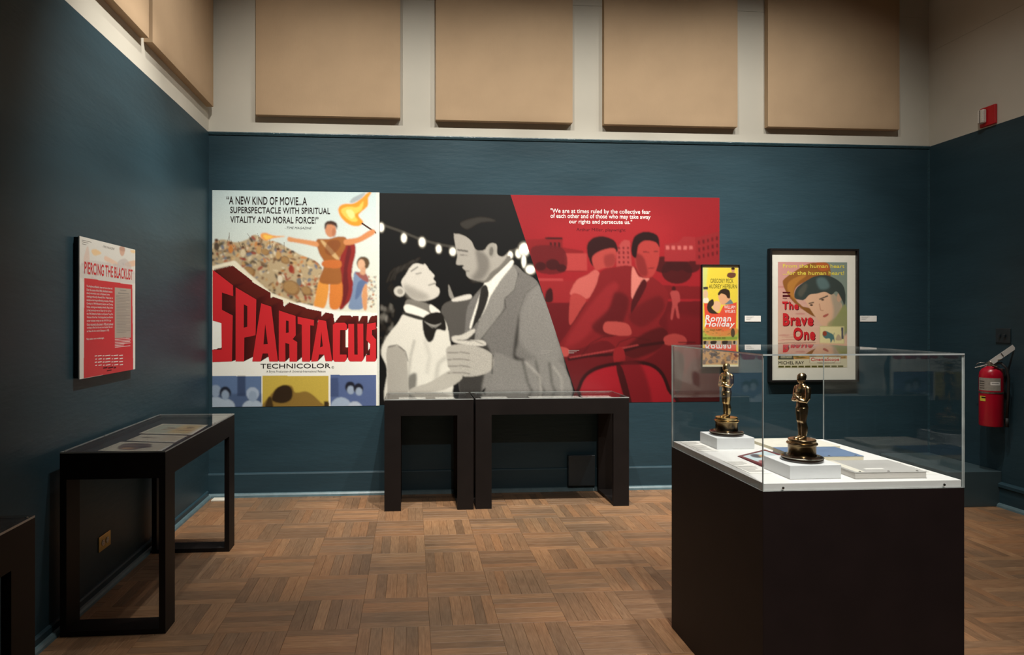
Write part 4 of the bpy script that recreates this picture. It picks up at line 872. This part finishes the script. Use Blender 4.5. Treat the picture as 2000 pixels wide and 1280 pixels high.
# ------------------------------------------------------------------ introduction board on the left wall
ya, yb_, zi0, zi1 = 3.478, 4.155, 1.193, 1.914
r = empty('text_board', (XL, (ya + yb_) / 2, zi0), 'red and white exhibition text board mounted on the left wall', 'sign')
box('mount', XL + .0006, XL + 0.024, ya + 0.004, yb_ - 0.004, zi0 + 0.004, zi1 - 0.004, M['frame'], r)
box('board', XL + 0.024, XL + 0.030, ya, yb_, zi0, zi1, M['paper'], r)
IB = Board([(160, 462), (269, 488), (265, 723), (158, 740)], (XL + 0.030, ya, zi1), (0, yb_ - ya, 0), (0, 0, zi0 - zi1), (1, 0, 0), r)
i1 = T(150, 450, .10936); i2 = T(150, 540, .10936); i3 = T(150, 620, .10936)
c = IB.canvas(260, 300); c.px = .42; c.fill((226, 226, 218))
for pts, col, a in ((i1((300, 370), (380, 350), (480, 420), (350, 460)), (244, 196, 120), .7), (i1((540, 470), (620, 500), (780, 600), (760, 650), (620, 590), (530, 540)), (236, 196, 168), .8), (i1((900, 600), (1080, 540), (1080, 640), (950, 660)), (232, 186, 152), .8), (i1((780, 560), (920, 520), (1010, 700), (760, 720)), (200, 190, 186), .7),
                    (i1((180, 440), (240, 290), (260, 560), (160, 600)), (222, 196, 180), .7), (i1((1000, 360), (1085, 360), (1080, 410), (1020, 400)), (244, 206, 140), .8), (i1((120, 620), (400, 560), (1080, 740), (1080, 960), (130, 880)), (206, 200, 194), .6)): c.poly(pts, col, 1.0, a)
c.ell(243, 490, 5, 11, (214, 170, 146), .6, .9); c.poly(i1((810, 300), (895, 310), (895, 380), (810, 360)), (190, 150, 132), .8, .8)
for _ in range(70): c.ell(rnd.uniform(162, 266), rnd.uniform(515, 552), rnd.uniform(1, 4), rnd.uniform(1, 3), rnd.choice([(196, 188, 184), (214, 200, 188), (180, 176, 178), (226, 214, 200)]), .6, .5)
c.poly([(169, 545), (262, 558), (261, 724), (166, 738.5)], (204, 50, 58), 0, 1, False); c.poly([(168.5, 545), (262, 558), (259.5, 723.4), (166, 738.6)], (204, 50, 58), 0, 1, False)
c.poly(i2((710, 210), (1000, 245), (985, 1115), (695, 1120)), (176, 168, 156), 0, 1, False)
c.grain(.02); c.build('printed_face')
IB.text('PIERCING THE BLACKLIST', 169, 512, 263, 536.5, M['inkred'], .02)
IB.text('–TIME MAGAZINE', 204, 479.5, 228, 484, M['inkgrey'], 0, .3)
IB.bars('fine_print', [(164.5, 469.5, 183, .9), (164.5, 472.8, 177, .9), (164.5, 477, 173, .9)], M['inkgrey'])
body = ["The Hollywood Blacklist does not have a clear end.", "Over the course of the 1960s, blacklisted creatives", "slowly returned to work in Hollywood, some", "creating profoundly influential films. Waldo Salt, for", "example, wrote the groundbreaking screenplay of Midnight", "Cowboy in 1969 followed by Serpico and Coming", "Home, winning two Academy Awards. Ring Lardner", "Jr. had previously won an Oscar for his work on", "the 1942 Katharine Hepburn and Spencer Tracy film", "Woman of the Year. His distinguished post-Blacklist", "career included writing the film M*A*S*H. Lee", "Grant returned to the screen in 1965 and continued", "working in films for the next two decades. She won", "an Oscar for her work in Shampoo in 1975."]
ys = [560 + 6.75 * k for k in range(14)]; xe = [223, 222.5, 217, 223.5, 224, 223, 223.5, 220, 223, 223, 219, 223, 222, 215.5]
for t_, y, x in zip(body, ys, xe): IB.text(t_, 172.5, y - 1.5, x, y + 3.8, WT, .012)
IB.text('Many others never worked again.', 171.5, 661.5, 205.5, 666.5, WT, .012)
IB.bars('fine_print', [(226, 664.6 + 3.0 * k, (255, 257, 256, 257, 244, 256)[k], 1.0) for k in range(6)] + [(x + (k % 2), 695.5 + 6 * k, x + w * .9, 1.7) for k in range(4) for x, w in ((187, 5), (193, 8), (202, 4), (207, 11), (219, 3), (223, 10), (234, 8))], WT)
IB.bars('fine_print', [(203, 718.5, 211, 2.4), (212.5, 718.5, 222, 2.4), (223, 718.5, 228, 2.4), (210, 724, 219, 2)], M['inkdred'])
IB.bars('fine_print', [(238, 567.5, 250, 1.6), (234, 573.3, 255, 1.8)] + [(229.5, 578 + 3.05 * k, 256.5 - (8 if k % 5 == 4 else 0), .8) for k in range(25)], M['inkgrey'])

# ------------------------------------------------------------------ glazed display tables
def table(name, label, x0, x1, y0, y1, long_axis, group='black display tables with clear tops'):
    h = 0.87; r = empty(name, ((x0 + x1) / 2, (y0 + y1) / 2, 0), label, 'display table', group)
    K = M['black']; t = 0.03; lw = 0.127
    bm = bmesh.new()
    for a in ((x0, x1, y0, y0 + t), (x0, x1, y1 - t, y1), (x0, x0 + t, y0 + t, y1 - t), (x1 - t, x1, y0 + t, y1 - t)): bm_box(bm, *a, 0.74, 0.863)
    link('case_rim', to_mesh(bm), K, r)
    box('case_bottom', x0 + t, x1 - t, y0 + t, y1 - t, 0.745, 0.765, K, r)
    box('case_deck', x0 + t, x1 - t, y0 + t, y1 - t, 0.765, 0.840, M['felt'], r)
    bm = bmesh.new(); vs, fs = bm_box(bm, x0, x1, y0, y1, 0.863, h)
    for f in fs: f.material_index = 0 if abs(f.normal.z) > .5 or f in fs[:2] else 1
    link('acrylic_top', to_mesh(bm), [M['acrylic'], M['edge']], r)
    if long_axis == 'Y':
        legs = [(xa_, xa_ + t, ya_, ya_ + lw) for xa_ in (x0, x1 - t) for ya_ in (y0, y1 - lw)]
        rails = [(x0 + t, x1 - t, ya_, ya_ + lw) for ya_ in (y0, y1 - lw)]
        sc_ = [(x1 - .012, y0 + f * (y1 - y0)) for f in (.02, .35, .68, .98)] + [(x0 + .012, y0 + f * (y1 - y0)) for f in (.02, .35, .68, .98)]
    else:
        legs = [(xa_, xa_ + lw, ya_, ya_ + t) for xa_ in (x0, x1 - lw) for ya_ in (y0, y1 - t)]
        rails = [(xa_, xa_ + lw, y0 + t, y1 - t) for xa_ in (x0, x1 - lw)]
        sc_ = [(x0 + f * (x1 - x0), y1 - .012) for f in (.02, .35, .68, .98)] + [(x0 + f * (x1 - x0), y0 + .012) for f in (.02, .35, .68, .98)]
    for a in legs: box('leg', *a, 0.0, 0.74, K, r)
    for a in rails: box('foot_board', *a, 0.0, 0.025, K, r)
    for x, y in sc_: lathe('screw', [(0.0045, 0), (0.004, 0.0015), (0.002, 0.002)], (x, y, h), M['screw'], r, 10)
    return r
table('display_table', 'long black display table with clear top along the left wall', XL + 0.045, -1.165, 3.26, 4.50, 'Y')
table('display_table', 'black display table cut off at the lower left edge', XL + 0.045, -1.200, 1.0, 2.225, 'Y')
table('display_table', 'shorter black display table standing under the couple mural', -0.207, 0.488, 5.195, 5.665, 'X')
table('display_table', 'longer black display table beside the glass pedestal, under the red mural', 0.505, 1.737, 5.205, 5.665, 'X')

# papers inside the tables
ZD = 0.8405
def paper(name, label, cat, quad, z, t, painter=None, n=60, m=None, group=None):
    """thin sheet with a printed top; quad: far-left, far-right, near-right, near-left"""
    q = [Vector((x, y, 0)) for x, y in quad]; cen = sum(q, Vector()) / 4
    r = empty(name, (cen.x, cen.y, z), label, cat, group)
    vs = [(p.x, p.y, zz) for zz in (z, z + t) for p in q]
    fs = [(0, 1, 2, 3), (7, 6, 5, 4)] + [(k, 4 + k, 4 + (k + 1) % 4, (k + 1) % 4) for k in range(4)]
    me = bpy.data.meshes.new('sheet'); me.from_pydata(vs, [], fs); link('sheet', me, m or M['paper'], r)
    if painter:
        fl, fr_, nr, nl = q; o_ = fl + Vector((0, 0, z + t))
        bd = Board([(0, 0), (100, 0), (100, 100), (0, 100)], o_, fr_ - fl, nl - fl, (0, 0, 1), r)
        painter(bd, n)
    return r
def doc_a(bd, n):
    c = bd.canvas(n, n); c.fill((214, 206, 188)); c.px = 100 / n; c.rect(6, 8, 94, 92, (176, 178, 160)); c.rect(50, 8, 94, 92, (206, 176, 122), 6, .8)
    for _ in range(26): c.ell(rnd.uniform(25, 85), rnd.uniform(25, 65), rnd.uniform(2, 10), rnd.uniform(2, 5), rnd.choice([(96, 70, 56), (150, 96, 66), (190, 150, 104), (70, 60, 56)]), 2, .7, rnd.uniform(-.5, .5))
    c.build('printed_face')
def doc_b(bd, n):
    c = bd.canvas(n, n); c.fill((206, 198, 180)); c.px = 100 / n; c.ell(25, 45, 10, 8, (84, 74, 72), 3); c.ell(42, 48, 9, 5, (96, 84, 80), 3, .8); c.rect(60, 20, 95, 80, (196, 180, 160), 4, .7); c.build('printed_face')
def doc_c(bd, n):
    c = bd.canvas(n, n); c.fill((210, 203, 186)); c.px = 100 / n; c.poly([(15, 20), (55, 10), (70, 35), (55, 80), (25, 75)], (106, 88, 84), 3); c.poly([(40, 20), (75, 40), (60, 60)], (74, 66, 68), 3); c.ell(40, 68, 12, 9, (196, 156, 116), 3, .9); c.build('printed_face')
paper('document', 'colour print farthest along inside the left display table', 'document', [(-1.545, 4.27), (-1.25, 4.21), (-1.235, 3.86), (-1.55, 3.93)], ZD, 0.002, doc_a, 90, group='papers in the left display table')
paper('document', 'open pale page between two other papers inside the left display table', 'document', [(-1.52, 3.885), (-1.25, 3.83), (-1.25, 3.63), (-1.525, 3.70)], ZD, 0.002, doc_b, 70, group='papers in the left display table')
paper('document', 'page with dark figure print nearest the front of the left display table', 'document', [(-1.54, 3.67), (-1.245, 3.60), (-1.23, 3.40), (-1.55, 3.43)], ZD, 0.002, doc_c, 80, group='papers in the left display table')
for a, b, lb in ((-.10, .118, 'pale sheet at the left inside the shorter back table'), (.198, .354, 'small pale sheet at the right inside the shorter back table'), (.575, .79, 'pale sheet at the left end inside the longer back table'), (.977, 1.395, 'wide sheet in the middle inside the longer back table'), (1.42, 1.66, 'pale sheet at the right end inside the longer back table')):
    paper('paper_sheet', lb, 'paper', [(a, 5.52), (b, 5.52), (b, 5.30), (a, 5.30)], ZD, 0.006, None, group='sheets in the back display tables')

# ------------------------------------------------------------------ glazed pedestal
px0, px1, py0, py1 = 1.26, 2.03, 2.303, 3.145; zb_, zd = 0.877, 0.904; zt = 1.371
pd = empty('pedestal_case', ((px0 + px1) / 2, (py0 + py1) / 2, 0), 'tall black pedestal case with white deck and clear acrylic cover', 'display case')
box('pedestal', px0, px1, py0, py1, 0, zb_, mat('brown_black_pedestal_paint', (0.0135, 0.0080, 0.0078), 0.55, spec=0.22, var=0.12, vscale=7), pd, bev=0.002)
box('deck', px0 + .007, px1 - .007, py0 + .007, py1 - .007, zb_, zd, M['white'], pd, bev=0.001)
ta = 0.006
def pane(x0, x1, y0, y1, z0, z1, ax, parent):
    bm = bmesh.new(); vs, fs = bm_box(bm, x0, x1, y0, y1, z0, z1)
    big = {'X': fs[4:], 'Y': fs[2:4], 'Z': fs[:2]}[ax]
    for f in fs: f.material_index = 0 if f in big else 1
    return link('acrylic_pane', to_mesh(bm), [M['bonnet'], M['edge']], parent)
cov = empty('cover', ((px0 + px1) / 2, (py0 + py1) / 2, 0)); cov.parent = pd; cov.location = (0, 0, 0)
e = 0.0003
pane(px0, px1, py0, py0 + ta, zb_ + e, zt - ta - e, 'Y', cov); pane(px0, px1, py1 - ta, py1, zb_ + e, zt - ta - e, 'Y', cov)
pane(px0, px0 + ta, py0 + ta + e, py1 - ta - e, zb_ + e, zt - ta - e, 'X', cov); pane(px1 - ta, px1, py0 + ta + e, py1 - ta - e, zb_ + e, zt - ta - e, 'X', cov)
pane(px0, px1, py0, py1, zt - ta, zt, 'Z', cov)
for x in (px0 + .075, px1 - .08):
    bm = bmesh.new(); bm_lathe(bm, [(0.005, 0), (0.0045, 0.002), (0.002, 0.003)], 0, 0, 0, 12)
    bmesh.ops.transform(bm, matrix=Matrix.Translation((x, py0, zb_ + .012)) @ Matrix.Rotation(math.pi / 2, 4, 'X'), verts=bm.verts)
    link('screw', to_mesh(bm), M['screw'], pd)

# white blocks and gold statuettes
def block(label, x0, x1, y0, y1): return props(box('display_block', x0, x1, y0, y1, zd + .0005, 0.955, M['blockwhite'], None, bev=0.001, base=((x0 + x1) / 2, (y0 + y1) / 2, zd + .0005)), label, 'block', 'white blocks under the statuettes')
block('white block under the nearer statuette', 1.396, 1.594, 2.362, 2.545)
block('white block under the farther statuette', 1.385, 1.562, 2.928, 3.105)
def figure_mesh():
    """generic standing figure with folded arms, facing -Y, feet at z=0"""
    bm = bmesh.new()
    def loft(rings, n=16):
        R_ = []
        for x, y, z, rx, ry in rings: R_.append([bm.verts.new((x + rx * math.cos(2 * math.pi * k / n), y + ry * math.sin(2 * math.pi * k / n), z)) for k in range(n)])
        for a, b in zip(R_, R_[1:]):
            for k in range(n): bm.faces.new((a[k], a[(k + 1) % n], b[(k + 1) % n], b[k]))
        bm.faces.new(list(reversed(R_[0]))); bm.faces.new(R_[-1])
    for s in (-1, 1):
        loft([(s * .0085, 0, .0, .0075, .008), (s * .0083, .001, .010, .0066, .0074), (s * .0082, .003, .030, .0088, .0105), (s * .0083, .003, .044, .0096, .0116), (s * .0082, 0, .062, .0084, .0098), (s * .0084, -.002, .070, .0090, .0106), (s * .0092, -.001, .096, .0112, .0136), (s * .0096, 0, .120, .0122, .0152)])
        loft([(s * .010, -.008, 0, .0078, .017), (s * .010, -.007, .004, .0078, .016), (s * .0092, -.001, .010, .0068, .010)])
        bm_tube(bm, [(s * .020, .002, .200), (s * .0265, .002, .195), (s * .0295, 0, .180), (s * .0305, -.002, .160), (s * .0285, -.008, .147), (s * .018, -.018, .149), (s * .004, -.0215, .155 + .005 * s), (-s * .011, -.0195, .162 + .005 * s), (-s * .018, -.014, .165 + .005 * s)], [.008, .0100, .0092, .0086, .0082, .0078, .0068, .0064, .0060], 12)
    loft([(0, 0, .108, .0185, .0150), (0, .001, .122, .0212, .0170), (0, 0, .135, .0195, .0155), (0, -.001, .148, .0182, .0148), (0, -.001, .165, .0205, .0160), (0, -.001, .180, .0232, .0178), (0, .001, .192, .0248, .0172), (0, .002, .201, .0225, .0142), (0, .002, .207, .0140, .0108), (0, .001, .212, .0098, .0098), (0, 0, .222, .0092, .0095)])
    loft([(0, -.003, .2135, .0062, .0076), (0, -.0035, .218, .0094, .0120), (0, -.0025, .226, .0118, .0150), (0, -.001, .235, .0126, .0160), (0, 0, .243, .0122, .0152), (0, .0005, .249, .0098, .0120), (0, .0005, .2525, .0050, .0060)])
    loft([(0, -.0165, .2265, .0019, .0026), (0, -.0155, .231, .0016, .0020), (0, -.0140, .2355, .0010, .0010)], 8)
    bmesh.ops.recalc_face_normals(bm, faces=bm.faces)
    return to_mesh(bm, 'figure')
def statuette(label, x, y, rz, g):
    z = 0.955; r = empty('statuette', (x, y, z), label, 'statuette', 'gold statuettes on white blocks')
    lathe('foot', [(.0735, 0), (.0748, .004), (.0748, .013), (.072, .0175), (.066, .020), (.056, .0215)], (x, y, z), M['statuebase'], r, 56)
    lathe('foot_ring', [(.0745, .0128), (.0756, .0138), (.0756, .0152), (.0735, .0165)], (x, y, z), M['metal'], r, 56)
    lathe('drum', [(.052, .0205), (.0505, .024), (.0495, .028), (.0495, .058), (.051, .0605)], (x, y, z), M['bronze'], r, 56)
    lathe('collar', [(.0505, .0605), (.0545, .0625), (.0553, .0655), (.0545, .0685), (.050, .0705)], (x, y, z), g, r, 56)
    lathe('top_disc', [(.0485, .0705), (.0492, .073), (.0492, .0805), (.0475, .0825)], (x, y, z), g, r, 56)
    me = FIG.copy(); me.transform(Matrix.Diagonal((1.14, 1.14, 1.0, 1.0))); me.transform(Matrix.Rotation(rz, 4, 'Z')); me.transform(Matrix.Translation((x, y, z + .0822)))
    o = link('figure', me, g, r, smooth=True)
    md = o.modifiers.new('fuse', 'REMESH'); md.mode = 'VOXEL'; md.voxel_size = 0.0013; md.use_smooth_shade = True
    sm = o.modifiers.new('soften', 'SMOOTH'); sm.factor = .5; sm.iterations = 3
FIG = figure_mesh()
statuette('darker gold statuette of a standing figure, nearer to the viewer', 1.497, 2.452, -math.radians(84), M['gold2'])
statuette('bright gold statuette of a standing figure, farther back in the case', 1.474, 3.018, -math.radians(74), M['gold'])

# papers and books on the white deck
zd += 0.0005
def cardprint(bd, n):
    bd.bars('fine_print', [(10, 8 + 7 * k, 90 - (30 if k in (3, 9) else rnd.uniform(0, 8)), 2.2) for k in range(12) if k not in (4,)], M['inkgrey'], .0004)
paper('caption_card', 'white caption card in front of the farther statuette block', 'card', [(1.290, 3.115), (1.375, 3.115), (1.375, 2.892), (1.285, 2.892)], zd, .001, cardprint, 10, group='caption cards on the white deck')
paper('caption_card', 'white caption card left of the nearer statuette block', 'card', [(1.295, 2.680), (1.383, 2.680), (1.385, 2.458), (1.295, 2.458)], zd, .001, cardprint, 10, group='caption cards on the white deck')
paper('caption_card', 'white caption card at the right end of the deck beside the grey script', 'card', [(1.935, 2.62), (2.010, 2.62), (2.010, 2.40), (1.935, 2.40)], zd, .001, cardprint, 10, group='caption cards on the white deck')
def photo_p(bd, n):
    c = bd.canvas(n, n); c.px = 100 / n; c.fill((112, 56, 58)); c.rect(10, 10, 90, 90, (196, 214, 220)); c.ell(28, 60, 18, 14, (88, 84, 92), 3); c.ell(38, 48, 10, 8, (206, 160, 110), 3); c.ell(75, 80, 16, 12, (160, 96, 96), 3); c.ell(65, 25, 20, 10, (150, 160, 170), 4, .7); c.build('printed_face')
paper('picture_card', 'dark red bordered picture card lying between the two white blocks', 'picture', [(1.595, 2.90), (1.61, 2.70), (1.400, 2.565), (1.402, 2.77)], zd, .002, photo_p, 70, m=M['inkdred'])
def book(name, label, cat, x0, x1, y0, y1, t, cover, pages, rz=0, brads=True, strip=False):
    cx_, cy_ = (x0 + x1) / 2, (y0 + y1) / 2; R_ = Matrix.Rotation(rz, 4, 'Z')
    r = empty(name, (cx_, cy_, zd), label, cat); r.rotation_euler = (0, 0, rz)
    box('page_block', x0 + .002, x1 - .002, y0 + .002, y1 - .002, zd + .001, zd + t - .001, pages, r)
    box('cover', x0, x1, y0, y1, zd, zd + .001, cover, r); box('cover', x0, x1, y0, y1, zd + t - .001, zd + t, cover, r, bev=.0003)
    if brads:
        for f in (.1, .5, .9): lathe('brad', [(.0045, 0), (.004, .0012), (.0018, .002)], (x0 + (x1 - x0) * f, y0 + .014, zd + t), M['screw'], r, 12)
    if strip:
        box('title_label', x0 + .075, x0 + .15, y0 + .05, y0 + .065, zd + t, zd + t + .0005, M['paper'], r)
        box('binding_strip', x0 + .012, x0 + .045, y0 + .01, y1 - .002, zd + t, zd + t + .0004, M['tape'], r)
    return r
book('script_folder', 'blue covered script behind the nearer statuette', 'script', 1.605, 1.890, 2.650, 2.855, .020, M['bluecover'], M['pages'], math.radians(-2))
book('script', 'thick grey covered script with brass pins near the right front of the deck', 'script', 1.640, 1.918, 2.345, 2.555, .024, M['scriptcover'], M['scriptpages'], math.radians(-1), True, True)
book('booklet', 'cream booklet at the back of the deck behind the blue script', 'booklet', 1.625, 1.945, 2.885, 3.105, .014, M['tape'], M['pages'], math.radians(1), False)

# ------------------------------------------------------------------ right side: low boxed plinth, extinguisher, switch plate, alarm
props(box('low_plinth', 4.235, XR - 0.001, 4.97, YB - 0.001, 0, 0.28, mat('grey_teal_plinth_paint', (0.045, 0.072, 0.082), 0.35, spec=0.5, var=0.1, vscale=4), None, bev=0.003), 'low painted boxed plinth in the right rear corner', 'plinth')
ex = XR - 0.105; ey = 4.955
r = empty('fire_extinguisher', (ex, ey, 0.645), 'red fire extinguisher with white tag hung on the right wall', 'fire extinguisher')
lathe('cylinder', [(.070, .0), (.076, .004), (.0785, .012), (.0785, .395), (.075, .425), (.060, .452), (.035, .468), (.026, .475)], (ex, ey, .645), M['red'], r, 48)
lathe('strap', [(.0785, .262), (.0805, .262), (.0805, .276), (.0785, .276)], (ex, ey, .645), M['metal'], r, 48)
lathe('valve', [(.020, .472), (.022, .485), (.022, .51), (.014, .52)], (ex, ey, .645), M['metal'], r, 20)
def curved(name, a0, a1, z0, z1, rr, m):
    n = 14; V = []; F = []
    for k in range(n + 1):
        a = a0 + (a1 - a0) * k / n
        for z in (z0, z1): V.append((ex + rr * math.cos(a), ey + rr * math.sin(a), z))
    F = [(2 * k, 2 * k + 2, 2 * k + 3, 2 * k + 1) for k in range(n)]
    me = bpy.data.meshes.new(name); me.from_pydata(V, [], F); return link(name, me, m, r, smooth=True)
va = math.atan2(0 - ey, 0 - ex)
curved('instruction_label', va - 1.25, va + 0.85, .930, 1.030, .0790, M['labelgrey'])
curved('approval_sticker', va - 0.05, va + .75, .975, 1.000, .0793, M['paper'])
curved('fine_print', va + .05, va + .65, .988, .992, .0795, M['ink'])
for k in range(4): curved('fine_print', va - 1.1, va - .55, .945 + .018 * k, .950 + .018 * k, .0793, M['ink'])
curved('round_tag', va - 1.05, va - .45, .845, .885, .0795, M['yellow']); curved('round_tag', va - .85, va - .45, .868, .880, .0798, M['ink'])
box('lower_lever', ex - .012, ex + .012, ey - .07, ey + .03, 1.128, 1.134, M['metal'], r, rot=Matrix.Rotation(.25, 4, 'X'))
box('upper_lever', ex - .012, ex + .012, ey - .10, ey + .03, 1.160, 1.168, M['metal'], r, rot=Matrix.Rotation(-.25, 4, 'X'))
tube('hose', [(ex, ey - .03, 1.14), (ex + .01, ey - .08, 1.15), (ex + .03, ey - .11, 1.11), (ex + .045, ey - .11, 1.03), (ex + .05, ey - .10, .90), (ex + .045, ey - .095, .72)], .0095, M['rubber'], r)
tube('hose_nozzle', [(ex + .045, ey - .095, .72), (ex + .045, ey - .095, .65)], [.011, .014], M['rubber'], r)
tube('pin_ring', [(ex - .03 * math.cos(t), ey + .085 + .02 * math.cos(t), 1.125 + .018 * math.sin(t)) for t in [i * .7 for i in range(9)]], .0022, M['metal'], r, 6)
box('pin', ex - .004, ex + .002, ey + .02, ey + .15, 1.113, 1.119, M['paper'], r, rot=Matrix.Rotation(-.28, 4, 'X'))
tag_rot = Matrix.Rotation(-math.radians(14), 4, 'Z') @ Matrix.Rotation(-math.radians(38), 4, 'Y')
tg = box('inspection_tag', ex - .075, ex + .125, ey - .081, ey - .079, 1.196, 1.236, M['paper'], r, rot=tag_rot)
for f in (.02, .055): box('fine_print', ex + .025 + f - .03, ex + .029 + f - .03, ey - .0835, ey - .0815, 1.200, 1.232, M['ink'], tg, rot=tag_rot)
box('wall_bracket', ex + .078, XR, ey - .02, ey + .02, .70, 1.10, M['metal'], r)
r = empty('switch_plate', (XR, 4.953, 1.303), 'painted over double switch plate above the extinguisher', 'switch plate')
box('plate', XR - .008, XR, 4.886, 5.020, 1.303, 1.422, M['darkplate'], r, bev=.003)
for y in (4.930, 4.975): box('toggle', XR - .022, XR - .007, y - .008, y + .008, 1.350, 1.374, M['darkplate'], r, bev=.002)
r = empty('alarm_strobe', (XR, 5.08, 3.057), 'red wall fire alarm with white strobe lens, just above the blue paint line', 'fire alarm')
box('backplate', XR - .022, XR, 5.008, 5.155, 3.068, 3.224, M['redplastic'], r, bev=.004)
box('strobe_lens', XR - .058, XR - .022, 5.082, 5.142, 3.092, 3.205, M['lens'], r, bev=.008)
box('lens_divider', XR - .060, XR - .050, 5.109, 5.114, 3.096, 3.200, M['ink'], r)

# left wall outlet, floor plate in the corner, dark cover plate behind the back table
r = empty('wall_outlet', (XL, 3.813, 0.227), 'brass power outlet plate on the left wall under the display table', 'outlet')
box('plate', XL, XL + .006, 3.744, 3.883, .227, .309, M['brass'], r, bev=.0015)
for y in (3.788, 3.838):
    bm = bmesh.new(); bm_lathe(bm, [(.0165, 0), (.0165, .003), (.015, .004)], 0, 0, 0, 24)
    bmesh.ops.transform(bm, matrix=Matrix.Translation((XL + .006, y, .268)) @ Matrix.Rotation(math.pi / 2, 4, 'Y'), verts=bm.verts)
    o = link('socket', to_mesh(bm), M['ivory'], r)
    for dz in (-.006, .006): box('slot', XL + .0098, XL + .0104, y - .005, y + .003, .268 + dz - .0012, .268 + dz + .0012, M['ink'], o)
props(box('floor_plate', XL + .06, -1.52, 5.575, 5.66, 0.0005, 0.012, M['whitevent'], None, bev=.002), 'small white plate on the floor in the left rear corner', 'plate')
r = empty('cover_plate', (XL + 3.16, YB, .052), 'dark square cover box on the wall behind the longer back table', 'cover box')
box('cover', XL + 3.043, XL + 3.28, YB - .07, YB - .025, .052, .316, M['darkplate'], r, bev=.004); box('back_box', XL + 3.055, XL + 3.268, YB - .026, YB, .21, .306, M['darkplate'], r)
